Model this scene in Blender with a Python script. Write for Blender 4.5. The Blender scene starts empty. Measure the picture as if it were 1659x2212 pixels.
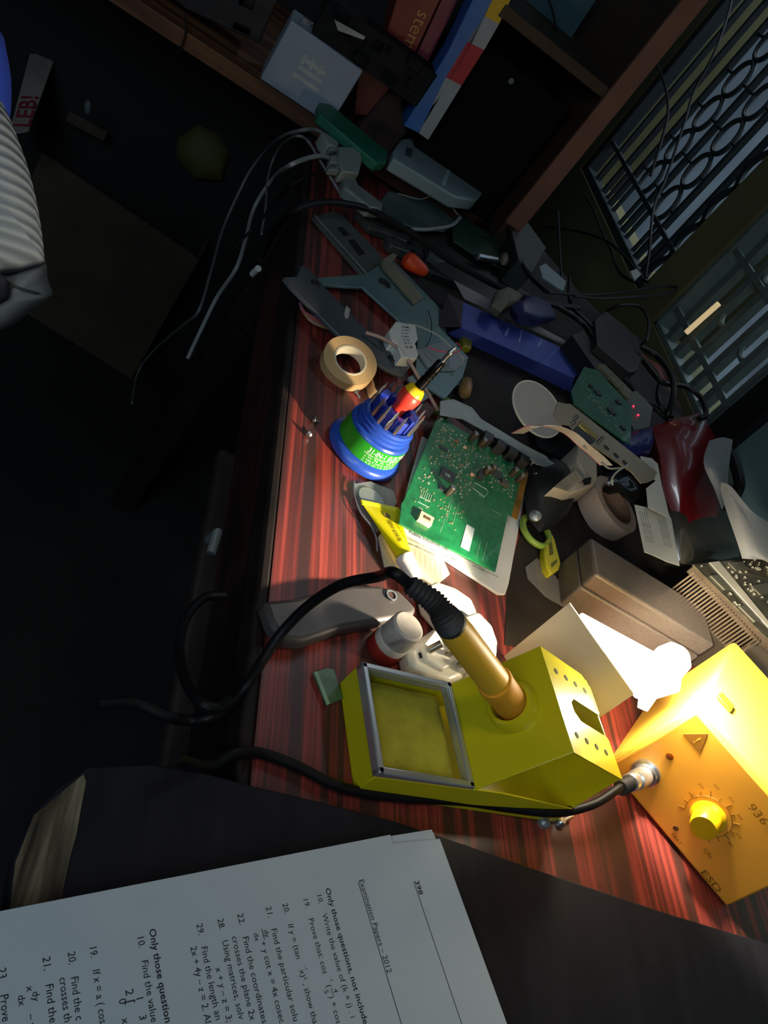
import bpy, bmesh, math, random
from math import sin, cos, pi, radians
from mathutils import Vector, Matrix
C = bpy.context.scene.collection
sc = bpy.context.scene
# ---------------------------------------------------------------- camera
# World frame: z = 0 is the desk top, the desk front edge runs along +Y at x = 0.19, metres.
FPX = 1876.0; PITCH = radians(34.16); ROLL = radians(42.39); YAW = radians(28.55)
CAM = Vector((0, 0, 0.42))
Z3 = Matrix(((cos(ROLL), -sin(ROLL), 0), (sin(ROLL), cos(ROLL), 0), (0, 0, 1)))
up_c = Z3 @ Vector((0, -cos(PITCH), -sin(PITCH)))
fw_c = Z3 @ Vector((0, -sin(PITCH), cos(PITCH)))
rt_c = Z3 @ Vector((1, 0, 0))
Yc = cos(YAW) * fw_c - sin(YAW) * rt_c
Xc = cos(YAW) * rt_c + sin(YAW) * fw_c
M = Matrix((Xc, Yc, up_c))
cd = bpy.data.cameras.new('camera'); cam = bpy.data.objects.new('camera', cd); C.objects.link(cam)
cr, cu, cb = M.col[0], -M.col[1], -M.col[2]
cam.matrix_world = Matrix(((cr[0], cu[0], cb[0], CAM[0]), (cr[1], cu[1], cb[1], CAM[1]), (cr[2], cu[2], cb[2], CAM[2]), (0, 0, 0, 1)))
cd.sensor_fit = 'VERTICAL'; cd.sensor_height = 24.0; cd.lens = FPX / 2212 * 24.0
cd.clip_start = 0.01; cd.clip_end = 50
sc.camera = cam
# ---------------------------------------------------------------- light and exposure
vs = sc.view_settings; vs.view_transform = 'Standard'; vs.look = 'None'; vs.gamma = 1.0; vs.exposure = 0.0
try: vs.use_curve_mapping = False
except Exception: pass
w = bpy.data.worlds.new('world'); sc.world = w; w.use_nodes = True
w.node_tree.nodes['Background'].inputs[0].default_value = (0.55, 0.8, 1.0, 1)
w.node_tree.nodes['Background'].inputs[1].default_value = 0.018
def area(name, loc, target, size, energy, color, sy=None):
    l = bpy.data.lights.new(name, 'AREA'); l.size = size; l.energy = energy; l.color = color
    if sy: l.shape = 'RECTANGLE'; l.size_y = sy
    o = bpy.data.objects.new(name, l); C.objects.link(o); o.location = loc
    o.rotation_euler = (Vector(target) - Vector(loc)).to_track_quat('-Z', 'Y').to_euler(); return o
# cool light from an unseen source behind and to the left of the photographer
area('cool_ambient', (-0.75, -0.85, 1.0), (-0.05, 0.5, -0.1), 0.8, 9.0, (0.66, 0.84, 1.0), 0.9)
def spot(name, loc, target, energy, size, blend, color, soft):
    l = bpy.data.lights.new(name, 'SPOT'); l.energy = energy; l.color = color; l.spot_size = radians(size); l.spot_blend = blend; l.shadow_soft_size = soft
    o = bpy.data.objects.new(name, l); C.objects.link(o); o.location = loc; o.rotation_euler = (Vector(target)-Vector(loc)).to_track_quat('-Z', 'Y').to_euler(); return o
# dim warm fill added over the desk to brighten the stand, no known lamp
spot('warm_fill', (0.15, 0.05, 1.15), (0.40, 0.42, 0.0), 7.0, 38, 0.9, (1.0, 0.88, 0.70), 0.12)
# ---------------------------------------------------------------- pixel rays (photo 1659 x 2212) to points in the room
def ray(px, py): return M @ Vector(((px - 829.5) / FPX, (py - 1106) / FPX, 1.0))
def onZ(px, py, z=0.0):
    d = ray(px, py); return CAM + d * ((z - CAM.z) / d.z)
def onX(px, py, x): d = ray(px, py); return CAM + d * (x / d.x)
def onY(px, py, y): d = ray(px, py); return CAM + d * (y / d.y)
def onP(px, py, p, n):
    d = ray(px, py); return CAM + d * ((Vector(p) - CAM).dot(n) / d.dot(n))
# ---------------------------------------------------------------- materials
def hexc(h):
    h = h.lstrip('#'); r = []
    for i in (0, 2, 4):
        c = int(h[i:i+2], 16) / 255; r.append(c / 12.92 if c <= 0.04045 else ((c + 0.055) / 1.055) ** 2.4)
    return (r[0], r[1], r[2], 1)
MATS = {}
def mat(name, col, rough=0.5, metal=0.0, var=0.12, scale=40, bump=0.0, emit=None, es=0, alpha=1.0, trans=0.0, coat=0.0, stripes=None, spec=None):
    if name in MATS: return MATS[name]
    m = bpy.data.materials.new(name); m.use_nodes = True; nt = m.node_tree; N = nt.nodes; L = nt.links
    b = N['Principled BSDF']; c = hexc(col) if isinstance(col, str) else col
    tc = N.new('ShaderNodeTexCoord'); mp = N.new('ShaderNodeMapping'); L.new(tc.outputs['Object'], mp.inputs[0])
    nz = N.new('ShaderNodeTexNoise'); nz.inputs['Scale'].default_value = scale; nz.inputs['Detail'].default_value = 5
    L.new(mp.outputs[0], nz.inputs['Vector'])
    if stripes: mp.inputs['Scale'].default_value = stripes
    rp = N.new('ShaderNodeValToRGB'); rp.color_ramp.elements[0].position = 0.3; rp.color_ramp.elements[1].position = 0.7
    rp.color_ramp.elements[0].color = (c[0]*(1-var), c[1]*(1-var), c[2]*(1-var), 1)
    rp.color_ramp.elements[1].color = (min(1, c[0]*(1+var)), min(1, c[1]*(1+var)), min(1, c[2]*(1+var)), 1)
    L.new(nz.outputs['Fac'], rp.inputs[0]); L.new(rp.outputs[0], b.inputs['Base Color'])
    b.inputs['Roughness'].default_value = rough; b.inputs['Metallic'].default_value = metal
    b.inputs['Coat Weight'].default_value = coat; b.inputs['Alpha'].default_value = alpha
    b.inputs['Transmission Weight'].default_value = trans
    if spec is not None: b.inputs['Specular IOR Level'].default_value = spec
    if bump:
        bp = N.new('ShaderNodeBump'); bp.inputs['Strength'].default_value = bump; bp.inputs['Distance'].default_value = 0.001
        L.new(nz.outputs['Fac'], bp.inputs['Height']); L.new(bp.outputs[0], b.inputs['Normal'])
    if emit:
        b.inputs['Emission Color'].default_value = hexc(emit); b.inputs['Emission Strength'].default_value = es
    MATS[name] = m; return m
def wood(name, c1, c2, c3, rough, sx, sy, sz, coat=0.0):
    m = bpy.data.materials.new(name); m.use_nodes = True; nt = m.node_tree; N = nt.nodes; L = nt.links; b = N['Principled BSDF']
    tc = N.new('ShaderNodeTexCoord'); mp = N.new('ShaderNodeMapping'); mp.inputs['Scale'].default_value = (sx, sy, sz)
    L.new(tc.outputs['Object'], mp.inputs[0])
    nz = N.new('ShaderNodeTexNoise'); nz.inputs['Scale'].default_value = 1.0; nz.inputs['Detail'].default_value = 8; nz.inputs['Roughness'].default_value = 0.62
    L.new(mp.outputs[0], nz.inputs['Vector'])
    rp = N.new('ShaderNodeValToRGB'); e = rp.color_ramp.elements
    e[0].position = 0.36; e[0].color = hexc(c1); e[1].position = 0.66; e[1].color = hexc(c3)
    k = e.new(0.49); k.color = hexc(c2)
    L.new(nz.outputs['Fac'], rp.inputs[0])
    # broad grain bands
    mp2 = N.new('ShaderNodeMapping'); mp2.inputs['Scale'].default_value = (sx*0.22, sy*0.5, sz*0.22); L.new(tc.outputs['Object'], mp2.inputs[0])
    n2 = N.new('ShaderNodeTexNoise'); n2.inputs['Scale'].default_value = 1.6; n2.inputs['Detail'].default_value = 2; L.new(mp2.outputs[0], n2.inputs['Vector'])
    r2 = N.new('ShaderNodeValToRGB'); r2.color_ramp.elements[0].position = 0.42; r2.color_ramp.elements[1].position = 0.52
    L.new(n2.outputs['Fac'], r2.inputs[0])
    mx = N.new('ShaderNodeMix'); mx.data_type = 'RGBA'; mx.inputs[6].default_value = hexc(c1)
    L.new(r2.outputs[0], mx.inputs[0]); L.new(rp.outputs[0], mx.inputs[7]); L.new(mx.outputs[2], b.inputs['Base Color'])
    # dust and wear
    n3 = N.new('ShaderNodeTexNoise'); n3.inputs['Scale'].default_value = 9; n3.inputs['Detail'].default_value = 6; L.new(tc.outputs['Object'], n3.inputs['Vector'])
    mr = N.new('ShaderNodeMapRange'); mr.inputs[1].default_value = 0.3; mr.inputs[2].default_value = 0.7; mr.inputs[3].default_value = rough - 0.08; mr.inputs[4].default_value = rough + 0.14
    L.new(n3.outputs['Fac'], mr.inputs[0]); L.new(mr.outputs[0], b.inputs['Roughness'])
    bp = N.new('ShaderNodeBump'); bp.inputs['Strength'].default_value = 0.15; bp.inputs['Distance'].default_value = 0.0006
    L.new(nz.outputs['Fac'], bp.inputs['Height']); L.new(bp.outputs[0], b.inputs['Normal'])
    b.inputs['Coat Weight'].default_value = coat; b.inputs['Coat Roughness'].default_value = 0.3
    return m
# ---------------------------------------------------------------- mesh helpers
class MB:
    def __init__(s): s.bm = bmesh.new(); s.mi = 0
    def _f(s, vs, smooth=False):
        try: f = s.bm.faces.new(vs); f.material_index = s.mi; f.smooth = smooth; return f
        except ValueError: return None
    def prism(s, pts, vec):
        """closed slab: polygon pts (3D) extruded by vec"""
        vec = Vector(vec); a = [s.bm.verts.new(Vector(p)) for p in pts]; b = [s.bm.verts.new(Vector(p) + vec) for p in pts]
        s._f(a); s._f(b[::-1]); n = len(a)
        for i in range(n): s._f((a[i], b[i], b[(i+1) % n], a[(i+1) % n]))
        return s
    def box(s, o, u, v, w_):
        """box with corner o and edge vectors u v w"""
        o, u, v, w_ = map(Vector, (o, u, v, w_)); return s.prism((o, o+u, o+u+v, o+v), w_)
    def cbox(s, c, sx, sy, sz, rz=0.0):
        u = Vector((cos(rz), sin(rz), 0)); v = Vector((-sin(rz), cos(rz), 0)); c = Vector(c)
        return s.box(c - u*sx/2 - v*sy/2, u*sx, v*sy, (0, 0, sz))
    def tube(s, pts, r, n=10, cap=True):
        pts = [Vector(p) for p in pts]; m = len(pts); rr = r if isinstance(r, (list, tuple)) else [r]*m
        rings = []; prev = None
        for i, p in enumerate(pts):
            t = (pts[min(i+1, m-1)] - pts[max(i-1, 0)])
            if t.length < 1e-9: t = Vector((0, 0, 1))
            t.normalize()
            if prev is None: a = t.orthogonal().normalized()
            else:
                a = prev - t * prev.dot(t)
                a = a.normalized() if a.length > 1e-6 else t.orthogonal().normalized()
            prev = a; b = t.cross(a)
            rings.append([s.bm.verts.new(p + (a*cos(2*pi*k/n) + b*sin(2*pi*k/n)) * rr[i]) for k in range(n)])
        for i in range(m-1):
            for k in range(n): s._f((rings[i][k], rings[i][(k+1) % n], rings[i+1][(k+1) % n], rings[i+1][k]), True)
        if cap: s._f(rings[0][::-1]); s._f(rings[-1])
        return s
    def lathe(s, o, ax, prof, n=40, ref=None, caps=True):
        """profile [(radius, height)] turned about axis ax through o"""
        o = Vector(o); ax = Vector(ax).normalized(); a = (Vector(ref) if ref else ax.orthogonal()); a = (a - ax*a.dot(ax)).normalized(); b = ax.cross(a)
        rings = [[s.bm.verts.new(o + ax*h + (a*cos(2*pi*k/n) + b*sin(2*pi*k/n)) * max(r, 1e-5)) for k in range(n)] for r, h in prof]
        for i in range(len(rings)-1):
            for k in range(n): s._f((rings[i][k], rings[i][(k+1) % n], rings[i+1][(k+1) % n], rings[i+1][k]), True)
        if caps: s._f(rings[0][::-1]); s._f(rings[-1])
        return s
    def ring(s, o, ax, r0, r1, h, n=44):
        """a short tube wall: inner r0, outer r1, height h"""
        return s.lathe(o, ax, [(r0, 0), (r1, 0), (r1, h), (r0, h), (r0, 0)], n, caps=False)
    def ribbon(s, pts, wv, th):
        """flat strip following pts, width vectors wv, thickness th"""
        P_ = [Vector(p) for p in pts]; W = [Vector(q) for q in wv] if isinstance(wv, list) else [Vector(wv)]*len(P_)
        R_ = []
        for i, p in enumerate(P_):
            t = (P_[min(i+1, len(P_)-1)] - P_[max(i-1, 0)]).normalized(); n = t.cross(W[i]).normalized()*th/2
            R_.append([s.bm.verts.new(q) for q in (p - W[i]/2 + n, p + W[i]/2 + n, p + W[i]/2 - n, p - W[i]/2 - n)])
        for i in range(len(R_)-1):
            for k in range(4): s._f((R_[i][k], R_[i][(k+1) % 4], R_[i+1][(k+1) % 4], R_[i+1][k]), True)
        s._f(R_[0][::-1]); s._f(R_[-1]); return s
    def pillow(s, outline, nrm, h, hb=None, rings=7, wob=0.0, seed=1):
        """soft stuffed shape: outline (3D, roughly planar) bulging by h along nrm and hb behind"""
        rnd = random.Random(seed); nrm = Vector(nrm).normalized(); O = [Vector(p) for p in outline]; c = sum(O, Vector())/len(O); n = len(O); hb = h*0.5 if hb is None else hb
        base = [s.bm.verts.new(p) for p in O]
        for sg, hh in ((1, h), (-1, hb)):
            prev = base
            for k in range(1, rings):
                q = 1 - k/rings
                cur = [s.bm.verts.new(c + (p-c)*q + nrm*sg*(hh*math.sqrt(1-q*q) + rnd.uniform(-wob, wob))) for p in O]
                for i in range(n):
                    f = (prev[i], prev[(i+1) % n], cur[(i+1) % n], cur[i]); s._f(f if sg > 0 else f[::-1], True)
                prev = cur
            t = s.bm.verts.new(c + nrm*sg*hh)
            for i in range(n):
                f = (prev[i], prev[(i+1) % n], t); s._f(f if sg > 0 else f[::-1], True)
        return s
    def sheet(s, rows, th=0.0004):
        """sheet from a grid of 3D points, given thickness"""
        G = [[Vector(p) for p in r] for r in rows]; A = []; B = []
        for i, r in enumerate(G):
            ra = []; rb = []
            for j, p in enumerate(r):
                du = G[i][min(j+1, len(r)-1)] - G[i][max(j-1, 0)]; dv = G[min(i+1, len(G)-1)][j] - G[max(i-1, 0)][j]
                n = du.cross(dv); n = n.normalized()*th/2 if n.length > 1e-12 else Vector((0, 0, th/2))
                ra.append(s.bm.verts.new(p+n)); rb.append(s.bm.verts.new(p-n))
            A.append(ra); B.append(rb)
        h, w_ = len(G), len(G[0])
        for i in range(h-1):
            for j in range(w_-1):
                s._f((A[i][j], A[i][j+1], A[i+1][j+1], A[i+1][j]), True); s._f((B[i][j], B[i+1][j], B[i+1][j+1], B[i][j+1]), True)
        for i in range(h-1):
            s._f((A[i][0], A[i+1][0], B[i+1][0], B[i][0])); s._f((A[i][-1], B[i][-1], B[i+1][-1], A[i+1][-1]))
        for j in range(w_-1):
            s._f((A[0][j], B[0][j], B[0][j+1], A[0][j+1])); s._f((A[-1][j], A[-1][j+1], B[-1][j+1], B[-1][j]))
        return s
    def build(s, name, material, parent=None, bevel=0.0, seg=2, label=None, cat=None, group=None, kind=None):
        me = bpy.data.meshes.new(name); bmesh.ops.recalc_face_normals(s.bm, faces=s.bm.faces); s.bm.to_mesh(me); s.bm.free()
        if len(me.polygons): me.set_sharp_from_angle(angle=radians(40))
        for m_ in (material if isinstance(material, (list, tuple)) else [material]): me.materials.append(m_)
        o = bpy.data.objects.new(name, me); C.objects.link(o)
        if parent:
            q = parent; off = Vector()
            while q: off += q.location; q = q.parent
            me.transform(Matrix.Translation(-off)); o.parent = parent
        else:
            vs_ = [v.co for v in me.vertices]; c = sum(vs_, Vector())/max(1, len(vs_)); c.z = min(v.z for v in vs_) if vs_ else 0
            me.transform(Matrix.Translation(-c)); o.location = c
        if bevel:
            b = o.modifiers.new('bevel', 'BEVEL'); b.width = bevel; b.segments = seg; b.limit_method = 'ANGLE'; b.angle_limit = radians(40)
        if label: o['label'] = label
        if cat: o['category'] = cat
        if group: o['group'] = group
        if kind: o['kind'] = kind
        return o
def thing(name, label, cat, loc, group=None):
    o = bpy.data.objects.new(name, None); C.objects.link(o); o.location = loc; o.empty_display_size = 0.02
    o['label'] = label; o['category'] = cat
    if group: o['group'] = group
    return o
def zpoly(pix, z): return [onZ(a, b, z) for a, b in pix]
def slabZ(pix, z, th): return MB().prism(zpoly(pix, z), (0, 0, -th))
def smooth(pts, k=8):
    """Catmull-Rom through 3D points"""
    P_ = [Vector(p) for p in pts]; P_ = [P_[0]*2-P_[1]] + P_ + [P_[-1]*2-P_[-2]]; out = []
    for i in range(1, len(P_)-2):
        for j in range(k):
            t = j/k; a, b, c, d = P_[i-1:i+3]
            out.append(0.5*((2*b) + (c-a)*t + (2*a-5*b+4*c-d)*t*t + (3*b-a-3*c+d)*t**3))
    out.append(P_[-2]); return out
def pz(lst): return [onZ(a, b, z) for a, b, z in lst]
def text_geo(txt, bold=False):
    cu_ = bpy.data.curves.new('t', 'FONT'); cu_.body = txt; cu_.size = 1.0; cu_.resolution_u = 2
    if bold: cu_.offset = 0.012
    o = bpy.data.objects.new('t', cu_); C.objects.link(o); bpy.context.view_layer.update()
    me = bpy.data.meshes.new_from_object(o.evaluated_get(bpy.context.evaluated_depsgraph_get()))
    bpy.data.objects.remove(o); vs_ = [v.co.copy() for v in me.vertices]; fs = [tuple(p.vertices) for p in me.polygons]; bpy.data.meshes.remove(me)
    return vs_, fs
def writing(mb, txt, fn, width=None, height=None, bold=False, align='l'):
    """adds text; fn(x, y) in metres -> 3D. width fits the line length, height is the font size"""
    vs_, fs = text_geo(txt, bold)
    if not vs_: return
    x0 = min(v.x for v in vs_); x1 = max(v.x for v in vs_); k = (width/(x1-x0)) if width else height
    if align == 'c': x0 = (x0+x1)/2
    hs = (height if (height and width) else k)
    bv = [mb.bm.verts.new(fn((v.x-x0)*k, v.y*hs)) for v in vs_]
    for f in fs: mb._f([bv[i] for i in f])
def framefn(o, u, v, lift=None):
    o = Vector(o); u = Vector(u).normalized(); v = Vector(v).normalized(); n = u.cross(v)*(lift or 0.0)
    return lambda x, y: o + u*x + v*y + n
# ---------------------------------------------------------------- materials list
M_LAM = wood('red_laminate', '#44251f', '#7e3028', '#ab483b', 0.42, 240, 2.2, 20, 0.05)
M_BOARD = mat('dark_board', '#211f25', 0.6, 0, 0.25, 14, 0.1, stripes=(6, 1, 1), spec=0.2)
M_WORN = wood('worn_wood', '#2a2114', '#5e503a', '#8f8266', 0.8, 120, 10, 20)
M_TRIM = mat('dark_trim', '#1e1512', 0.6, 0, 0.5, 30, spec=0.3)
M_FLOOR = mat('floor_dark', '#1c1b1a', 0.8, 0, 0.3, 8)
M_OLIVE = mat('olive_wall', '#5c5a38', 0.85, 0, 0.12, 7, 0.1)
M_TEALW = mat('teal_wall', '#5f7a7c', 0.85, 0, 0.14, 4, 0.1)
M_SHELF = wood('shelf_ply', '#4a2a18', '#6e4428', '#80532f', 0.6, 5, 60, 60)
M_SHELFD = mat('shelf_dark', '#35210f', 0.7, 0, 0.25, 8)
M_EDGE = mat('shelf_edge', '#6b4436', 0.6, 0, 0.15, 20)
M_IRON = mat('grille_iron', '#1d272b', 0.55, 0.2, 0.2, 40)
M_IRONL = mat('grille_paint', '#5a665f', 0.6, 0.0, 0.2, 40)
M_BLK = mat('black_plastic', '#121314', 0.45, 0, 0.2, 60)
M_CBL = mat('black_cable', '#0e0e10', 0.5, 0, 0.1, 60, spec=0.25)
M_WCBL = mat('grey_cable', '#8c8f8c', 0.5, 0, 0.1, 60)
M_STEEL = mat('steel', '#b9bcbc', 0.28, 0.95, 0.1, 60)
M_DSTEEL = mat('dull_steel', '#8b9496', 0.42, 0.6, 0.12, 25, 0.03)
M_WHITE = mat('white_plastic', '#d9d8d0', 0.4, 0, 0.05, 30)
M_INK = mat('ink', '#1b1b20', 0.8, 0, 0.05, 30)
M_PAPER = mat('paper', '#d6d8d8', 0.85, 0, 0.03, 60)
# ---------------------------------------------------------------- room shell
def st(o, name=None): o['kind'] = 'structure'; return o
b = MB(); b.box((-2.4, -1.2, -0.80), (3.3, 0, 0), (0, 3.8, 0), (0, 0, 0.05)); st(b.build('floor', M_FLOOR))
b = MB()
X0, XT = 0.90, 0.12
def wl(b, y0, y1, z0, z1, x0=X0, t=XT): b.box((x0, y0, z0), (t, 0, 0), (0, y1-y0, 0), (0, 0, z1-z0))
wl(b, 1.05, 2.32, -0.75, 0.012); wl(b, 1.39, 1.50, 0.012, 1.25); wl(b, 2.10, 2.32, 0.012, 1.25); wl(b, 1.05, 1.39, 0.95, 1.25); wl(b, 1.50, 2.10, 0.95, 1.25)
st(b.build('wall_right', M_OLIVE))
b = MB(); wl(b, -0.9, 1.05, -0.75, 1.25); st(b.build('wall_right', M_TEALW))
b = MB(); b.box((-2.4, 2.32, -0.75), (3.42, 0, 0), (0, 0.1, 0), (0, 0, 2.0)); st(b.build('wall_back', M_TEALW))
# window 1 (far) with its grille: circles chained between upright bars, twisted pair next to the mullion
def window(name, y0, y1, z0, z1, wfr, m):
    b = MB()
    for (a, c, d, e) in ((y0, y0+wfr*0.4, z0, z1), (y1-wfr, y1, z0, z1), (y0, y1, z0, z0+wfr*0.8), (y0, y1, z1-wfr, z1)):
        b.box((0.905, a, d), (0.03, 0, 0), (0, c-a, 0), (0, 0, e-d))
    return st(b.build(name, m, bevel=0.002))
w1 = window('window_1', 1.50, 2.10, 0.012, 0.95, 0.022, M_IRON)
b = MB()
for y in (1.570, 1.632, 1.752, 1.884, 1.95, 2.02): b.box((0.915, y-0.005, 0.02), (0.012, 0, 0), (0, 0.010, 0), (0, 0, 0.92))
for z in (0.098, 0.50): b.box((0.912, 1.51, z), (0.01, 0, 0), (0, 0.58, 0), (0, 0, 0.009))
for y in (1.595, 1.66, 1.72, 1.785, 1.85, 1.915): b.box((0.917, y-0.003, 0.02), (0.008, 0, 0), (0, 0.006, 0), (0, 0, 0.08))
b.build('upright_bar', M_IRON, w1)
b = MB()
for y in (1.69, 1.818):
    for k in range(8):
        c = Vector((0.922, y, 0.136+0.078*k)); pts = [c+Vector((0, cos(t)*0.030, sin(t)*0.036)) for t in [2*pi*i/24 for i in range(25)]]
        b.tube(pts, 0.0055, 6, False)
        for s_ in (-1, 1): b.tube([c+Vector((0, s_*0.030, 0)), c+Vector((0, s_*0.062, 0.0))], 0.004, 6)
b.build('ring_ornament', M_IRON, w1)
b = MB()
for ph in (0, pi):
    b.ribbon([(0.92, 1.532+0.023*sin(pi*((z-0.01)/0.08)+ph), z) for z in [0.02+0.005*i for i in range(170)]], (0, 0.016, 0), 0.006)
b.build('twisted_bar', M_IRON, w1)
w2 = window('window_2', 1.05, 1.39, 0.012, 0.95, 0.012, M_IRONL)
b = MB()
for y in (1.335, 1.285, 1.235, 1.185, 1.135, 1.09): b.box((0.912, y-0.008, 0.02), (0.016, 0, 0), (0, 0.016, 0), (0, 0, 0.92))
for z in (0.055, 0.19): b.box((0.909, 1.06, z), (0.008, 0, 0), (0, 0.32, 0), (0, 0, 0.010))
b.build('upright_bar', M_IRONL, w2)
b = MB()
for y in (1.26, 1.16):
    for k in range(6):
        c = Vector((0.921, y, 0.150+0.09*k)); b.tube([c+Vector((0, cos(t)*0.028, sin(t)*0.040)) for t in [2*pi*i/20 for i in range(21)]], 0.005, 6, False)
b.build('ring_ornament', M_IRONL, w2)
b = MB(); b.box((0.885, 0.985, 0.02), (0.02, 0, 0), (0, 0.062, 0), (0, 0, 0.9)); st(b.build('trim_1', M_BLK, bevel=0.002))
b = MB(); b.box((0.893, 2.225, -0.75), (0.012, 0, 0), (0, 0.03, 0), (0, 0, 1.9)); st(b.build('trim_2', mat('teal_trim', '#1f5a52', 0.7), bevel=0.002))
# pale wall of the neighbouring house outside, in daylight
b = MB(); b.box((2.0, 0.2, -1.0), (0.1, 0, 0), (0, 4.8, 0), (0, 0, 3.0))
b.build('neighbour_wall', mat('outside_wall', '#a9bccb', 0.9, 0, 0.55, 1.6), label='pale blue-grey outside wall seen through the window grilles', cat='wall')
area('outdoor_daylight', (1.35, 1.9, 1.6), (2.0, 2.0, 0.3), 1.2, 40, (0.8, 0.9, 1.0))
# ---------------------------------------------------------------- desk
d = thing('desk', 'desk with striped red-brown laminate top under all the electronics', 'desk', (0.54, 0.75, -0.75))
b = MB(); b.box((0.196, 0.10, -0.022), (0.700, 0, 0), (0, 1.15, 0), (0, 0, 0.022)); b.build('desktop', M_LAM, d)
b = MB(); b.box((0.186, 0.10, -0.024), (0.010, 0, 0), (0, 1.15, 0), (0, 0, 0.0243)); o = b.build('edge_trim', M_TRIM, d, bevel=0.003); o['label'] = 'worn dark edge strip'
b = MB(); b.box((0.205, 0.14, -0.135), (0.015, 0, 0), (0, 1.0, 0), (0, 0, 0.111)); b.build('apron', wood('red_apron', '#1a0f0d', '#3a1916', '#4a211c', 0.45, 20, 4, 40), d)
b = MB(); b.box((0.188, 0.14, -0.150), (0.045, 0, 0), (0, 0.56, 0), (0, 0, 0.015)); b.build('lower_rail', mat('rail', '#3a3230', 0.35, 0, 0.2, 20), d, bevel=0.004)
for (x, y) in ((0.21, 0.12), (0.21, 1.18), (0.85, 0.12), (0.85, 1.18)):
    b = MB(); b.box((x, y, -0.75), (0.04, 0, 0), (0, 0.04, 0), (0, 0, 0.726)); b.build('leg', M_TRIM, d, bevel=0.003)
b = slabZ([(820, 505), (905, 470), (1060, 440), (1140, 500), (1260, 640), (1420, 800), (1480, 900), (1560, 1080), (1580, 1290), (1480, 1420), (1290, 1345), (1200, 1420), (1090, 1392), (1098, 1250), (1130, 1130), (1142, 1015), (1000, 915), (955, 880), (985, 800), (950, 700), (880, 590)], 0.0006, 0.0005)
b.build('dark_cover', mat('shade_cover', '#2a2522', 0.8, 0, 0.35, 22, 0.3, spec=0.2), label='added dark sheet on the desk standing in for shade and dark clutter under the circuit boards and blue box', cat='cloth')  # thin sheet added to darken the desk where shade and dark clutter lie
# worn dark plank lying over the near end of the desk
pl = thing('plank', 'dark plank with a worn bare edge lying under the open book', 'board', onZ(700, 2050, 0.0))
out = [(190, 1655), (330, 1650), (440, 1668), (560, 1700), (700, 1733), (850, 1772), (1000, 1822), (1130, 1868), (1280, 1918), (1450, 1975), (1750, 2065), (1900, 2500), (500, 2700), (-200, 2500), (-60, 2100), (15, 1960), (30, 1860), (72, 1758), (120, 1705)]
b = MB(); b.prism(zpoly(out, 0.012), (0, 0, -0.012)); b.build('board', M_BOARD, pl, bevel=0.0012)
b = MB(); b.prism(zpoly([(74, 1760), (181, 1672), (186, 1690), (176, 1740), (166, 1800), (152, 1850), (135, 1930), (125, 2000), (25, 2020), (22, 1960), (34, 1862)], 0.0126), (0, 0, -0.0006))
o = b.build('bare_edge', M_WORN, pl); o['label'] = 'bare worn wood along the end'
# ---------------------------------------------------------------- shelf rack at the far end of the desk
s = thing('shelf_rack', 'wooden shelf rack standing beyond the far end of the desk', 'shelf', (0.2, 1.4, -0.75))
b = MB(); b.box((-0.9, 1.262, 0.0), (1.40, 0, 0), (0, 0.42, 0), (0, 0, 0.022)); b.build('shelf_board', M_SHELF, s, bevel=0.001)
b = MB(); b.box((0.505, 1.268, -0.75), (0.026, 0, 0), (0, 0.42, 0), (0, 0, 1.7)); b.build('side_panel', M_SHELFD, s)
b = MB(); b.box((0.503, 1.262, 0.05), (0.029, 0, 0), (0, 0.006, 0), (0, 0, 0.9)); o = b.build('edge_strip', M_EDGE, s); o['label'] = 'lighter reddish front edge of the side panel'
b = MB(); b.box((-0.9, 1.66, -0.75), (1.405, 0, 0), (0, 0.015, 0), (0, 0, 1.03)); b.build('back_panel', mat('shelf_back', '#141312', 0.8), s)
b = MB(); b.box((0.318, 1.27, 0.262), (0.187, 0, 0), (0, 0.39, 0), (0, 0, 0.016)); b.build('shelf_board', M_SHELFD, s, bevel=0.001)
# things on the shelf
t = thing('battery', 'pale grey sealed lead battery standing on the shelf board', 'battery', (0.15, 1.30, 0.022))
b = MB(); b.box((0.095, 1.268, 0.022), (0.112, 0, 0), (0, 0.06, 0), (0, 0, 0.086)); b.build('case', mat('battery_grey', '#8e97a3', 0.5, 0, 0.08, 25), t, bevel=0.002)
b = MB(); writing(b, 'III', framefn((0.130, 1.2675, 0.070), (1, 0, -0.0), (0, 0, 1)), width=0.03, height=0.02)
for k in range(3): b.box((0.128+0.002*k, 1.2670, 0.050+0.012*k), (0.042-0.004*k, 0, 0), (0, 0.0008, 0), (0, 0, 0.006))
b.build('faded_label', mat('label_pale', '#a8aba8', 0.6), t)
b = MB(); b.cbox((0.115, 1.30, 0.108), 0.012, 0.01, 0.006); b.build('terminal', M_STEEL, t)
b = MB(); b.cbox((0.187, 1.30, 0.108), 0.012, 0.01, 0.006); b.build('terminal', M_STEEL, t)
def yslab(name, pix, y, depth, material, label, cat, bevel=0.001, group=None):
    b = MB(); b.prism([onY(a, c, y) for a, c in pix], (0, depth, 0)); return b.build(name, material, bevel=bevel, label=label, cat=cat, group=group)
yslab('long_carton', [(872, 272), (905, 288), (1018, 100), (1075, -20), (1030, -20), (968, 110)], 1.272, 0.05, mat('blue_carton', '#15569c', 0.5, 0, 0.1, 20), 'tall narrow blue carton standing on the shelf', 'carton')
t = thing('long_carton', 'tall narrow carton with white, red and yellow bands, beside the blue one', 'carton', onY(905, 300, 1.27))
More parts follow.
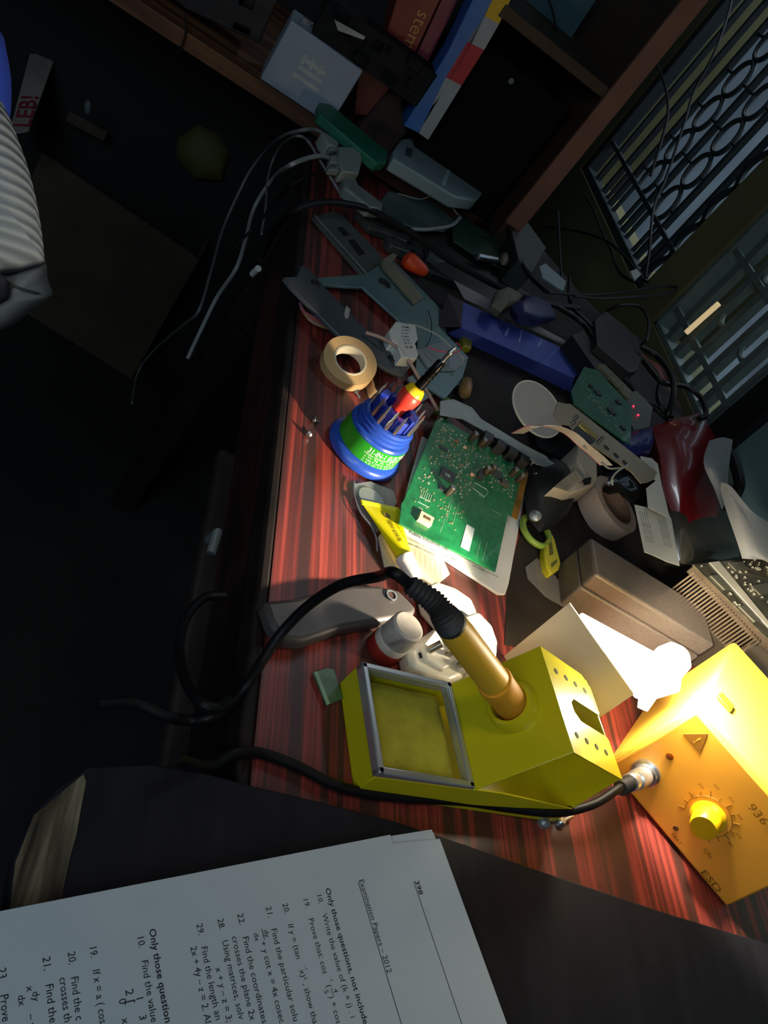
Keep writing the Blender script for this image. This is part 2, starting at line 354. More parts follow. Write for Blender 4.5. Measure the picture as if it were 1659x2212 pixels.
for pix, m_, nm in (([(905, 288), (925, 302), (997, 185), (963, 167)], mat('carton_white', '#8f9396', 0.6, 0, 0.1, 15), 'white_band'),
    ([(963, 167), (997, 185), (1046, 108), (1010, 90)], mat('carton_red', '#a11f2c', 0.6), 'red_band'),
    ([(1010, 90), (1046, 108), (1078, 52), (1046, 34)], mat('carton_white', '#8f9396'), 'white_band'),
    ([(1046, 34), (1078, 52), (1112, -20), (1074, -20)], mat('carton_yellow', '#c49a12', 0.6), 'yellow_band')):
    b = MB(); b.prism([onY(a, c, 1.272) for a, c in pix], (0, 0.05, 0)); b.build(nm, m_, t)
# leaning books, packet and dark parts behind the battery
bk = [('maroon book leaning behind the battery with gold title letters', [(820, 170), (862, 190), (960, -20), (862, -20), (838, 60)], 1.315, '#701a16'),
      ('dark pink book leaning beside the maroon one', [(866, 190), (890, 205), (1000, -20), (962, -20)], 1.325, '#6d1f33'),
      ('dark red box low between the battery and the books', [(775, 150), (845, 165), (830, 250), (765, 250)], 1.33, '#541414')]
for lb, pix, y, col in bk:
    t = thing('book' if 'book' in lb else 'small_box', lb, 'book' if 'book' in lb else 'box', onY(pix[0][0], pix[0][1], y))
    b = MB(); b.prism([onY(a, c, y) for a, c in pix], (0, 0.10, 0)); b.build('cover', mat('c'+col, col, 0.5), t, bevel=0.001)
    if 'maroon' in lb:
        b = MB(); e = onY(840, 165, y-0.001); g = onY(905, 20, y-0.001); writing(b, 'stemitul', framefn(g, e-g, Vector((0, 1, 0)).cross(e-g)*-1), width=(e-g).length*0.9); b.build('title', mat('gold_ink', '#b0763e', 0.5), t)
b = MB(); b.box((0.125, 1.272, 0.109), (0.17, 0, 0), (0, 0.035, 0), (0, 0, 0.05)); 
for k in range(10): random.seed(k); b.cbox((0.13+0.016*k, 1.262+random.random()*0.02, 0.11+random.random()*0.04), 0.02, 0.01, 0.012, random.random())
b.build('circuit_module', mat('dark_module', '#101113', 0.7, 0, 0.5, 90, spec=0.2), label='dark electronic module with frayed parts lying on the grey battery', cat='electronics')
b = MB(); b.prism([onY(a, c, 1.258) for a, c in ((722, 42), (730, 66), (785, 86), (790, 80))], (0, 0.002, 0)); b.build('metal_offcut', mat('mirror_bit', '#9aa09f', 0.3, 0.3), label='bright triangular metal offcut on the dark module', cat='metal piece')
for pix, lb in (([(512, 10), (545, 25), (555, 0), (520, -18)], 'small red box beside the crowd of dark parts'), ([(505, 45), (545, 62), (540, 80), (500, 62)], 'small dark red packet below the red box')):
    yslab('small_box', pix, 1.30, 0.04, mat('red_packet', '#8e1820', 0.5), lb, 'box')
b = MB(); b.prism([onY(a, c, 1.30) for a, c in ((400, 20), (560, 95), (600, 0), (560, -60), (300, -60))], (0, 0.08, 0)); b.build('parts_tray', mat('clutter', '#191416', 0.6, 0, 0.8, 70), label='dark tray of small parts at the far left of the shelf', cat='tray', bevel=0.002)
b = MB(); b.tube(smooth([onY(400, 30, 1.265), onY(402, 60, 1.258), onY(396, 90, 1.255), onY(385, 112, 1.255)]), 0.0012); b.build('wire', M_CBL, label='thin dark wire hanging over the front of the shelf board', cat='wire')
b = MB(); b.prism(zpoly([(690, 220), (715, 225), (840, 330), (835, 350), (815, 352), (690, 245)], 0.05), (0, 0, -0.014)); b.build('folder', mat('green_folder', '#0f5f45', 0.5, 0, 0.15, 20), label='dark green folder spine lying at the end of the shelf', cat='folder', bevel=0.002)
yslab('cloth_bundle', [(840, 200), (868, 205), (880, 290), (830, 345), (770, 280)], 1.32, 0.06, mat('brown_cloth', '#2f1f1b', 0.9, 0, 0.5, 30), 'dark brown crumpled bundle behind the green folder', 'bundle', 0.004)
b = MB(); b.prism([onY(a, c, 1.45) for a, c in ((1120, -20), (1130, 60), (1215, 110), (1300, -20))], (0, 0.03, 0)); b.build('sheet_of_card', mat('teal_card', '#34545c', 0.8), label='dull teal sheet standing behind inside the rack', cat='sheet')
b = MB(); b.tube(smooth([onY(1178, -20, 1.40), onY(1195, 30, 1.39), onY(1207, 100, 1.38), onY(1212, 130, 1.36)]), 0.0016); b.build('wire', M_CBL, label='black wire hanging in front of the teal sheet', cat='wire')
b = MB(); b.box((0.33, 1.30, 0.022), (0.16, 0, 0), (0, 0.25, 0), (0, 0, 0.20)); b.build('computer_case', mat('case_black', '#0a0b0c', 0.9, 0, 0.2, 30, spec=0.1), label='black box in the shadow right of the cartons on the shelf', cat='box', bevel=0.003)
b = MB(); c = onY(1104, 175, 1.297); b.lathe(c, (0, -1, 0), [(0.004, 0), (0.004, 0.001), (0.002, 0.0015)], 20); b.build('round_badge', M_IRONL, label='tiny round badge on the black box in the rack', cat='badge')
# ================================================================ soldering iron stand
YEL = mat('yellow_enamel', '#d2c415', 0.32, 0, 0.05, 20, coat=0.3)
CHR = mat('chrome', '#cfd2d2', 0.3, 0.75, 0.04, 40)
ang = radians(9); SU = Vector((cos(ang), sin(ang), 0)); SV = Vector((sin(ang), -cos(ang), 0)); SO = Vector((0.254, 0.350, 0))
def F(a, b_, z): return SO + SU*a + SV*b_ + Vector((0, 0, z))
W_ = 0.079
t = thing('iron_stand', 'yellow sheet-metal soldering iron stand with chrome-rimmed sponge tray', 'stand', F(0.09, 0.04, 0))
b = MB(); th = 0.0012
b.prism([F(0, 0, 0.002), F(0.173, 0, 0.002), F(0.173, W_, 0.002), F(0, W_, 0.002)], (0, 0, -0.002))
for bb in (0, W_-th): b.prism([F(0, bb, 0), F(0.173, bb, 0), F(0.173, bb, 0.022), F(0.10, bb, 0.028), F(0.0, bb, 0.024)], SV*th)
b.prism([F(0, 0, 0), F(0, W_, 0), F(0, W_, 0.024), F(0, 0, 0.024)], SU*th)
b.build('base', YEL, t, bevel=0.0006)
b = MB(); b.prism([F(0.076, 0, 0.026), F(0.107, 0, 0.090), F(0.107, W_, 0.090), F(0.076, W_, 0.026)], Vector((0, 0, -0.001))+SU*0.0012); 
b.build('front_plate', YEL, t, bevel=0.0006)
# top flange: slot open to the back and rounded outer corners
def G(a, b_): return F(0.107 + a*0.92, b_, 0.090 - a*0.28)
outl = [(0, 0), (0.060, 0), (0.070, 0.006), (0.0715, 0.029), (0.069, 0.031), (0.030, 0.031), (0.0235, 0.034), (0.0235, 0.044), (0.030, 0.048), (0.069, 0.048), (0.0715, 0.050), (0.070, 0.072), (0.066, 0.079), (0, 0.079)]
fl = MB(); 
def strip(pts): fl.prism([G(*p) for p in pts], (0, 0, -0.0012))
strip([(0, 0), (0.0235, 0), (0.0235, 0.079), (0, 0.079)])
strip([(0.0235, 0), (0.062, 0), (0.0715, 0.008), (0.0715, 0.029), (0.069, 0.031), (0.030, 0.031), (0.0235, 0.036)])
strip([(0.0235, 0.043), (0.030, 0.048), (0.069, 0.048), (0.0715, 0.050), (0.0715, 0.079), (0.0235, 0.079)])
fl.build('top_flange', YEL, t)
b = MB()
for bb in (0.015, 0.063):
    for k in range(4):
        b = MB(); c = G(0.014 + 0.0145*k, bb); nn = (G(0.01, 0)-G(0, 0)).cross(SV).normalized(); nn = nn if nn.z > 0 else -nn
        b.lathe(c + nn*0.00005, nn, [(0.0022, 0), (0.0022, 0.0003)], 16); b.build('vent_hole', mat('hole_dark', '#2f3205', 0.8), t)

b = MB(); b.prism([F(0.1725, 0.001, 0.0), F(0.1725, W_-0.001, 0.0), F(0.1725, W_-0.001, 0.069), F(0.1725, 0.001, 0.069)], SU*-0.001); b.build('rear_wall', YEL, t)
b = MB()
for q in ((0, 0, 0.0765, 0.005), (0, W_-0.005, 0.0765, 0.005), (0, 0, 0.005, W_), (0.0715, 0, 0.005, W_)):
    b.box(F(q[0]-0.0004, q[1]-0.0002, 0.0215), SU*q[2], SV*q[3], (0, 0, 0.0078))
b.build('tray_rim', CHR, t, bevel=0.0012, seg=3)
b = MB(); b.box(F(0.006, 0.006, 0.008), SU*0.065, SV*(W_-0.012), (0, 0, 0.004)); b.build('tray_floor', CHR, t)
PN = (Vector((0, 0, 1))*(0.107-0.076) - SU*(0.090-0.026)); PN.normalize()
IC = onP(1112, 1530, F(0.076, 0, 0.026), PN)
b = MB(); b.lathe(IC, PN, [(0.0118, 0.0), (0.0175, 0.0), (0.0175, 0.004), (0.0160, 0.010), (0.0150, 0.0115), (0.0128, 0.0115), (0.0118, 0.009), (0.0118, 0.0)], 48, caps=False)
b.build('holder_collar', YEL, t)
sp = MB(); n = 22
rows = []
for i in range(n+1):
    r = []
    for j in range(n+1):
        x = i/n; y = j/n; ed = min(x, 1-x, y, 1-y); random.seed(i*97+j)
        r.append(F(0.0075+0.0615*x, 0.0075+0.064*y, 0.0185 - 0.003*max(0, 1-ed*12) + random.uniform(-.0002, .0002)))
    rows.append(r)
sp.sheet(rows, 0.005)
sp.build('cleaning_sponge', mat('sponge', '#b9ad2e', 0.95, 0, 0.22, 60, 0.8), label='worn yellow-green sponge lying in the chrome-rimmed tray', cat='sponge')
# loose screws by the stand
for (x, y, rr) in ((1172, 1778, 0.0048), (1207, 1778, 0.004)):
    t = thing('screw', 'dark round-headed screw on the desk under the iron cord' if x < 1200 else 'shiny wing-ended screw beside the dark one under the cord', 'screw', onZ(x, y, 0))
    c = onZ(x, y, 0); b = MB(); b.lathe(c, (0, 0, 1), [(rr, 0), (rr, 0.003), (rr*0.6, 0.005)], 20); b.build('head', M_DSTEEL if x < 1200 else M_STEEL, t)
    b = MB(); b.tube([c+Vector((0.002, 0.001, 0.0035)), c+Vector((0.012, 0.007, 0.0032))], 0.0016, 10); b.build('shank', M_STEEL, t)
# ================================================================ soldering iron
t = thing('soldering_iron', 'yellow-handled soldering iron stuck into the collar of the stand', 'soldering iron', IC)
HE = onP(975, 1350, IC, SV); ax = (HE-IC).normalized(); L_ = (HE-IC).length
b = MB(); b.lathe(IC, ax, [(0.0035, -0.07), (0.0045, -0.02), (0.009, -0.004), (0.0112, 0.0), (0.0112, L_*0.30), (0.0118, L_*0.34), (0.0112, L_*0.36)], 36); b.build('grip_sleeve', mat('iron_orange', '#f0a428', 0.6, 0, 0.04), t)
b = MB(); b.lathe(IC, ax, [(0.0098, L_*0.34), (0.0101, L_*0.40), (0.0098, L_*0.9), (0.0092, L_)], 36); b.build('handle', mat('iron_yellow', '#f2b830', 0.45, 0, 0.03, spec=0.4), t)
SR = onP(884, 1262, IC+Vector((0, 0.012, 0)), SV); sv = (SR-HE); ls = sv.length
mid = HE + sv*0.5 + Vector((0, 0, 0.003))
cur = smooth([HE-ax*0.001, HE+ax*ls*0.28, mid, SR], 12); nC = len(cur)
rad = []
for i in range(nC):
    f = i/(nC-1); base = 0.0088*(1-f)+0.0052*f; rad.append(base*(1.08 if i % 2 else 0.86) if f > 0.12 else 0.0092)
b = MB(); b.tube(cur, rad, 24); b.build('strain_relief', mat('rubber_grey', '#2e2c2a', 0.6, 0, 0.1), t)
SRd = (cur[-1]-cur[-3]).normalized()
cord = [SR, SR+SRd*0.012] + pz([(815, 1246, 0.105), (740, 1262, 0.080), (670, 1305, 0.050), (610, 1365, 0.024), (565, 1430, 0.010), (535, 1478, 0.006)]) + [onX(500, 1520, 0.180), onX(460, 1548, 0.165), onX(412, 1556, 0.155), onX(360, 1548, 0.14), onX(290, 1520, 0.12), onX(210, 1522, 0.10)]
b = MB(); b.tube(smooth(cord, 8), 0.0034, 12); o = b.build('cord', M_CBL, t)
lead = [onX(380, 1640, 0.14), onX(450, 1655, 0.165)] + pz([(505, 1628, 0.010), (560, 1627, 0.0045), (640, 1655, 0.0045), (740, 1702, 0.0045), (860, 1722, 0.0045), (1000, 1730, 0.006), (1100, 1745, 0.009), (1200, 1755, 0.016), (1280, 1738, 0.024)])
# ================================================================ soldering station
SA = Vector((0.504, 0.364, 0)); SB = Vector((0.606, 0.273, 0)); uf = (SB-SA).normalized(); nf = Vector((uf.y, -uf.x, 0)); 
if nf.dot(CAM-SA) < 0: nf = -nf
zf = Vector((0, 0, 1)); SW = 0.140; SH = 0.099
STY = mat('station_yellow', '#e8a436', 0.38, 0, 0.04, 15, coat=0.2)
t = thing('soldering_station', 'yellow-orange soldering station box with a round temperature knob', 'soldering station', SA + uf*SW/2 - nf*0.06)
b = MB(); b.box(SA - nf*0.006, uf*SW, -nf*0.13, zf*SH); b.build('housing', mat('station_shell', '#eec446', 0.4, 0, 0.04, 15), t, bevel=0.004, seg=3)
b = MB(); b.box(SA + uf*0.003 + zf*0.003 - nf*0.007, uf*(SW-0.006), nf*0.006, zf*(SH-0.006)); b.build('front_panel', STY, t, bevel=0.002)
fo = SA - nf*0.001
def onF(px, py): return onP(px, py, fo, nf)
kc = onF(1530, 1764)
b = MB(); b.lathe(kc, nf, [(0.0135, 0), (0.0135, 0.003), (0.0112, 0.0045), (0.0105, 0.015), (0.0095, 0.0165)], 40); b.build('knob', mat('knob_yellow', '#dcae10', 0.3, 0, 0.03, coat=0.4), t)
ink = mat('station_ink', '#8a5a08', 0.6)
b = MB()
for k in range(13):
    a_ = radians(-130 + 260*k/12); dr = uf*sin(a_)+zf*cos(a_); b.box(kc+dr*0.0175-nf*0.0003, dr*(0.005 if k % 2 == 0 else 0.003), dr.cross(nf)*0.0006, nf*0.0006)
b.tube([kc+(uf*sin(a_)+zf*cos(a_))*0.0172 for a_ in [radians(-130+6.5*i) for i in range(41)]], 0.0003, 4)
b.build('dial_marks', ink, t); b = MB()
fn = lambda p, s_=1: framefn(p+nf*0.0003, uf, zf)
def wl_(txt, px, py, width=None, height=None, bold=False): writing(b, txt, framefn(onF(px, py)+nf*0.0004, uf, zf), width=width, height=height, bold=bold)
wl_('936', 1613, 1742, width=0.017, height=0.0095)
for tx, px, py in (('200', 1492, 1715), ('250', 1507, 1693), ('300', 1540, 1695), ('350', 1572, 1722), ('400', 1590, 1760), ('450', 1588, 1800), ('480', 1570, 1818)): wl_(tx, px, py, height=0.0036)
wl_('ESD', 1513, 1884, width=0.019, height=0.008, bold=True)
wl_('HEAT', 1449, 1802, width=0.010); wl_('CAL', 1518, 1835, width=0.009)
b.build('lettering', ink, t)
T0 = onF(1507, 1598); b = MB(); b.prism([T0-uf*0.009-zf*0.006, T0+uf*0.009-zf*0.006, T0+zf*0.010], nf*0.0004); tri = b.build('warning_triangle', ink, t)
b = MB(); writing(b, '!', framefn(T0-uf*0.0008-zf*0.0035+nf*0.0006, uf, zf), height=0.010, bold=True); b.build('warning_mark', STY, t)

b = MB(); b.lathe(onF(1447, 1633), nf, [(0.003, 0), (0.003, 0.001), (0.0015, 0.0012)], 18); o = b.build('indicator_lamp', mat('lens_amber', '#7a3a06', 0.3), t)
b = MB(); b.lathe(onF(1460, 1789), nf, [(0.0022, 0), (0.0022, 0.0006)], 18); b.build('trim_hole', mat('hole_brown', '#5a3606', 0.6), t)
so = onF(1396, 1668)
b = MB(); b.lathe(so, nf, [(0.0115, 0), (0.0115, 0.003), (0.0095, 0.004), (0.0095, 0.006)], 32); o = b.build('socket', M_STEEL, t)
sw = (SA + uf*0.02 - nf*0.02 + zf*SH)
b = MB(); b.box(SA+uf*0.010-nf*0.034+zf*(SH-0.001), uf*0.014, -nf*0.010, zf*0.004); b.build('power_switch', mat('switch_green', '#8fae12', 0.4), t, bevel=0.001)
# lead and plug of the iron, belongs to the iron
iron = [o for o in C.objects if o.name == 'soldering_iron'][0]
pe = onP(1340, 1702, so + nf*0.045, nf); pd = (so+nf*0.006 - pe); 
b = MB(); pts = [pe, pe+pd*0.38]; b.tube([pe+pd*(0.38*i/14) for i in range(15)], [0.0058*(1.06 if i % 2 else 0.92) for i in range(15)], 20)
o = b.build('plug_boot', mat('rubber_grey', '#2e2c2a'), iron); 
b = MB(); b.lathe(pe+pd*0.38, pd, [(0.0066, 0), (0.0072, 0.001), (0.0072, 0.006), (0.0062, 0.007), (0.0062, 0.009), (0.0078, 0.010), (0.0078, pd.length*0.6)], 32); b.build('plug_shell', CHR, iron)
lead += [pe - pd*0.12, pe+pd*0.02]
b = MB(); b.tube(smooth(lead, 8), 0.0034, 12); b.build('cord', M_CBL, iron)
# ================================================================ LED lamp behind the stand
t = thing('led_lamp', 'glaring white lamp lying with its cream reflector between the stand and the station', 'lamp', (0.46, 0.42, 0))
CREAM = mat('cream_panel', '#d8c8a8', 0.35, 0, 0.06, 8)
p0, p1 = Vector((0.412, 0.437, 0)), Vector((0.461, 0.371, 0)); nd = Vector((p1.y-p0.y, p0.x-p1.x, 0)).normalized(); nd = -nd if nd.x < 0 else nd
b = MB(); b.box(p0, p1-p0, nd*0.0015, (0, 0, 0.080)); b.build('reflector_panel', CREAM, t, bevel=0.0005)
b = MB(); q = zpoly([(1257, 1322), (1478, 1442), (1470, 1492), (1402, 1512), (1378, 1502)], 0.076); b.prism(q, (0, 0, -0.004))
o = b.build('diffuser', mat('lamp_white', '#fff4e0', 0.5, emit='#fff1d6', es=6.0), t, bevel=0.001); o['label'] = 'glowing white diffuser'
BP = Vector((0.468, 0.382, 0.112))
b = MB(); b.lathe(BP-Vector((0, 0, 0.030)), (0, 0, 1), [(0.007, 0), (0.008, 0.010), (0.012, 0.022), (0.0135, 0.031), (0.0115, 0.040), (0.006, 0.0445), (0.0005, 0.046)], 28)
o = b.build('bulb', mat('bulb_glow', '#ffffff', 0.5, emit='#fff0d0', es=60.0), t); o['label'] = 'blinding lit bulb'
b = MB(); b.tube([onZ(1400, 1500, 0.078), onZ(1388, 1532, 0.070)], [0.007, 0.004], 16); b.build('bulb_neck', mat('lamp_white', '#fff4e0'), t)
pl_ = bpy.data.lights.new('bulb_light', 'POINT'); pl_.energy = 0.55; pl_.color = (1.0, 0.86, 0.62); pl_.shadow_soft_size = 0.012
po = bpy.data.objects.new('bulb_light', pl_); C.objects.link(po); po.location = BP + Vector((0, 0, 0.012))
spot('reflector_beam', BP + Vector((-0.010, 0.012, -0.006)), (0.245, 0.520, 0.0), 10.5, 62, 0.32, (1.0, 0.86, 0.64), 0.009)
spot('station_fill_beam', BP + Vector((0.010, 0.006, 0.026)), (0.60, 0.40, 0.06), 9.0, 110, 0.6, (1.0, 0.88, 0.70), 0.012)  # extra spot added to whiten the station top and brighten the black box
# ================================================================ bit holder with screwdriver
HC = Vector((0.2735, 0.6105, 0)); BLU = mat('bit_blue', '#2a4fb4', 0.33, 0, 0.06, 15, coat=0.2)
t = thing('bit_holder', 'round blue screwdriver bit holder with a green printed label band', 'bit holder', HC)
b = MB(); b.lathe(HC, (0, 0, 1), [(0.0330, 0), (0.0365, 0.002), (0.0370, 0.006), (0.0350, 0.0095), (0.0312, 0.011), (0.0300, 0.030), (0.0305, 0.031), (0.0295, 0.033), (0.0262, 0.034), (0.0258, 0.036), (0.0272, 0.0365), (0.0272, 0.038), (0.0256, 0.0388), (0.0256, 0.0405), (0.0268, 0.041), (0.0268, 0.0422), (0.0252, 0.043), (0.0250, 0.046), (0.0215, 0.0465), (0.0215, 0.040), (0.001, 0.040)], 64); b.build('body', BLU, t)
b = MB(); b.lathe(HC, (0, 0, 1), [(0.0302, 0.0118), (0.0314, 0.0118), (0.0304, 0.0296), (0.0300, 0.0296)], 72, caps=False)
lab = b.build('label_band', mat('label_green', '#1f9a1e', 0.35, 0, 0.08, 15, coat=0.4), t)
camA = math.atan2(-HC.y, -HC.x)   # side turned to the photographer
b = MB()
def cyl(a0, z0, r0=0.0314):
    return lambda x, y: HC + Vector((cos(a0 + x/r0)*(r0+0.0003-0.0006*0), sin(a0 + x/r0)*(r0+0.0003), z0 + y)) + Vector((0, 0, 0))
def cyln(a0, z0):
    def f(x, y):
        z = z0+y; r = 0.0314 - (z-0.0118)*0.0562 + 0.00025; a = a0 + x/0.031; return HC + Vector((cos(a)*r, sin(a)*r, z))
    return f
A0 = camA + 0.10
writing(b, '31-IN-1 ELECTRO', cyln(A0, 0.0232), width=0.046, height=0.0072, bold=True)
writing(b, 'HIGH QUALITY BITS SET', cyln(A0-0.05, 0.0205), width=0.040, height=0.0028)
writing(b, 'o T7  T8  T9  T10 T15', cyln(A0, 0.0178), width=0.036, height=0.0024)
writing(b, 'o H0.9 H2.0 H2.5 H3', cyln(A0, 0.0153), width=0.036, height=0.0024)
writing(b, 'o 3.0 O 1.5 2.3 2.0', cyln(A0, 0.0128), width=0.036, height=0.0024)
b.build('label_print', mat('print_white', '#f2f2e8', 0.5), t)
# inner crown with notches
for k in range(8):
    a0 = 2*pi*k/8 + 0.2; b = MB(); prof = []
    pts = [(0.0195, a0-0.27), (0.0195, a0+0.27), (0.0135, a0+0.27), (0.0135, a0-0.27)]
    P_ = []
    for i in range(7): a_ = a0-0.33+0.66*i/6; P_.append(HC+Vector((cos(a_)*0.0200, sin(a_)*0.0200, 0.0402)))
    for i in range(7): a_ = a0+0.33-0.66*i/6; P_.append(HC+Vector((cos(a_)*0.0128, sin(a_)*0.0128, 0.0402)))
    b.prism(P_, (0, 0, 0.0185 + 0.003*(k % 2))); b.build('crown_post', mat('crown_blue', '#22339a', 0.4, 0, 0.1, 15), t, bevel=0.0006)
bit0 = None
for k in range(16):
    a_ = 2*pi*k/16 + 0.1
    if k % 5 == 3: continue
    c = HC + Vector((cos(a_)*0.0222, sin(a_)*0.0222, 0.0466)); lb = 'small steel bit standing in the rim of the blue holder'
    if bit0 is None:
        b = MB(); b.lathe(c, (0, 0, 1), [(0.0020, 0), (0.0020, 0.008), (0.0013, 0.0105), (0.0013, 0.017), (0.0004, 0.021)], 6); o = b.build('screwdriver_bit', M_STEEL, label=lb, cat='bit', group='steel bits round the blue holder'); bit0 = o
    else:
        o = bit0.copy(); C.objects.link(o); o.location = c; o['label'] = lb
# screwdriver standing in the middle
tipd = Vector((0, 0, 0.140)) + Vector((0.011, -0.002, 0)); ax = (onP(985, 748, HC+Vector((0, 0, 0.1)), (CAM-HC).normalized()) - (HC+Vector((0, 0, 0.042)))); 
base = HC + Vector((0.0, 0, 0.041)); 
TL = ax.length; ax.normalize()
t = thing('screwdriver', 'red and yellow screwdriver with a black chuck standing in the blue holder', 'screwdriver', base)
b = MB(); b.lathe(base, ax, [(0.0080, 0), (0.0072, 0.006), (0.0062, 0.013), (0.0068, 0.019), (0.0098, 0.025), (0.0106, 0.030), (0.0100, 0.034), (0.0092, 0.0352)], 12); b.build('red_grip', mat('grip_red', '#d83a2c', 0.42, 0, 0.05, 20), t)
b = MB(); b.lathe(base, ax, [(0.0094, 0.035), (0.0090, 0.037), (0.0075, 0.0405), (0.0055, 0.042)], 28); b.build('yellow_collar', mat('collar_yellow', '#f0c81a', 0.4), t)
z0 = 0.042; b = MB(); b.lathe(base, ax, [(0.0046, z0), (0.0046, z0+0.010), (0.0040, z0+0.0105), (0.0040, z0+0.0125), (0.0047, z0+0.013), (0.0047, z0+0.0145), (0.0040, z0+0.015), (0.0040, z0+0.017), (0.0047, z0+0.0175), (0.0047, z0+0.019), (0.0042, z0+0.0195), (0.0042, z0+0.028), (0.0034, z0+0.030)], 24); b.build('chuck', mat('chuck_black', '#1b1a1a', 0.25, 0.7), t)
b = MB(); b.lathe(base, ax, [(0.0019, z0+0.029), (0.0019, z0+0.038), (0.0026, z0+0.040), (0.0019, z0+0.042), (0.0014, z0+0.044), (0.0012, TL)], 10); b.build('shaft', M_STEEL, t)
# two loose screws left of the holder
for n_, (px, py, qx, qy) in enumerate(((680, 905, 690, 912), (668, 936, 675, 925), (772, 845, 776, 858))):
    c = onZ(px, py, 0.004); dd = onZ(qx, qy, 0.002) - c
    t = thing('screw', ['upper loose small screw left of the blue bit holder', 'lower loose small screw left of the blue bit holder', 'small bright screw between the tape roll and the bit holder'][n_], 'screw', c-Vector((0, 0, 0.004)))
    dd.z = 0; dd.normalize(); b = MB(); b.lathe(c-Vector((0, 0, 0.0008)), -dd, [(0.003, 0), (0.0032, 0.001), (0.0018, 0.0022)], 14); b.build('head', M_STEEL, t)
    b = MB(); b.lathe(c-Vector((0, 0, 0.0022)), dd, [(0.0012, 0), (0.0012, 0.006), (0.0003, 0.0075)], 8); b.build('shank', M_STEEL, t)
# ================================================================ sound card on its backing card
b = slabZ([(912, 942), (1000, 985), (1142, 1022), (1132, 1080), (1099, 1262), (1092, 1283), (1078, 1283), (862, 1142), (864, 1120)], 0.0030, 0.0028)
pk = thing('backing_card', 'white printed pack card under the green circuit board', 'card', onZ(1000, 1130, 0))
b.build('card', M_PAPER, pk, bevel=0.0006)
b = MB(); e0 = onZ(884, 1152, 0.0031); e1 = onZ(966, 1190, 0.0031); tu = (e1-e0).normalized(); tv = Vector((-tu.y, tu.x, 0)); 
writing(b, 'Pidilite Industries Ltd', framefn(e0, tu, tv), width=(e1-e0).length, height=0.0062, bold=True)
e2 = onZ(880, 1163, 0.0031); writing(b, 'consumer care number toll free 1800', framefn(e2, tu, tv), width=0.052, height=0.003)
writing(b, 'regd office mumbai', framefn(onZ(878, 1172, 0.0031), tu, tv), width=0.03, height=0.003)
e3 = onZ(1020, 1222, 0.0031); writing(b, 'net weight and batch', framefn(e3, tu, tv), width=0.03, height=0.003)
b.build('printed_text', M_INK, pk)
q0, q1, q2, q3 = onZ(946, 897, 0.020), onZ(1143, 1018, 0.020), onZ(1088, 1243, 0.016), onZ(858, 1128, 0.016)
PCB = mat('pcb_green', '#136b3c', 0.38, 0, 0.3, 160, coat=0.25)
def Q(s, t_, h=0.0):
    return (q0*(1-s)+q1*s)*(1-t_) + (q3*(1-s)+q2*s)*t_ + Vector((0, 0, h))
cu_, cv_ = (q1-q0).normalized(), (q3-q0).normalized()
t = thing('sound_card', 'green computer expansion card with a grey bracket lying on the white pack card', 'circuit board', onZ(1000, 1060, 0.0))
b = MB(); b.prism([Q(0, 0), Q(0.95, 0), Q(0.95, 0.50), Q(0.90, 0.50), Q(0.92, 1.0), Q(0.02, 1.0), Q(-0.02, 0.86), Q(-0.01, 0.82)], (0, 0, -0.0016)); b.build('circuit_board', PCB, t)
b = MB()
for k in range(26): 
    tt = 0.045 + 0.0175*k
    b.prism([Q(0.935, tt), Q(1.0, tt), Q(1.0, tt+0.012), Q(0.935, tt+0.012)], (0, 0, 0.0004))
b.prism([Q(0.93, 0.03, -0.0003), Q(1.002, 0.03, -0.0003), Q(1.002, 0.50, -0.0003), Q(0.93, 0.50, -0.0003)], (0, 0, -0.0012))
b.build('edge_contacts', mat('gold', '#a8782a', 0.35, 0.7, 0.2, 80), t)
def comp(name, s, t_, ls, lt, h, m, parent=t, z=0.0, rot=0.0, bevel=0.0002):
    b = MB(); c = Q(s, t_, z); u = cu_*cos(rot)+cv_*sin(rot); v = cv_*cos(rot)-cu_*sin(rot); b.box(c-u*ls/2-v*lt/2, u*ls, v*lt, (0, 0, h)); return b.build(name, m, parent, bevel=bevel)
CHIP = mat('chip', '#26282c', 0.4, 0, 0.1); 
comp('chip', 0.26, 0.47, 0.016, 0.016, 0.0016, CHIP); comp('chip', 0.27, 0.60, 0.010, 0.006, 0.0015, CHIP)
comp('chip', 0.69, 0.22, 0.013, 0.011, 0.0015, mat('chip_dark', '#3a3d33', 0.5)); comp('chip', 0.78, 0.27, 0.008, 0.008, 0.004, mat('regulator', '#4c4438', 0.4))
comp('chip', 0.15, 0.27, 0.010, 0.004, 0.0014, CHIP); comp('chip', 0.54, 0.33, 0.006, 0.014, 0.005, CHIP, rot=0.1)
for s_, t_ in ((0.46, 0.05), (0.36, 0.045), (0.62, 0.24), (0.83, 0.15), (0.905, 0.17), (0.31, 0.62), (0.57, 0.29)):
    b = MB(); c = Q(s_, t_); b.lathe(c, (0, 0, 1), [(0.0030, 0), (0.0033, 0.0008), (0.0033, 0.0100), (0.0030, 0.0106)], 20); o = b.build('capacitor', mat('cap_dark', '#453a30', 0.3, 0.1), t)
    b = MB(); b.lathe(c+Vector((0, 0, 0.0105)), (0, 0, 1), [(0.0029, 0), (0.0027, 0.0003)], 20); b.build('cap_top', M_STEEL, o) 
for s_ in (0.46, 0.60, 0.73, 0.86):
    comp('audio_jack', s_+0.02, 0.03-0.03, 0.011, 0.013, 0.011, mat('jack_black', '#16171a', 0.45))
comp('header_socket', 0.20, 0.90, 0.0135, 0.012, 0.004, mat('header_cream', '#d8c9a2', 0.5)); comp('header_socket', 0.205, 0.90, 0.007, 0.004, 0.0045, mat('header_hole', '#5a4a30', 0.6))
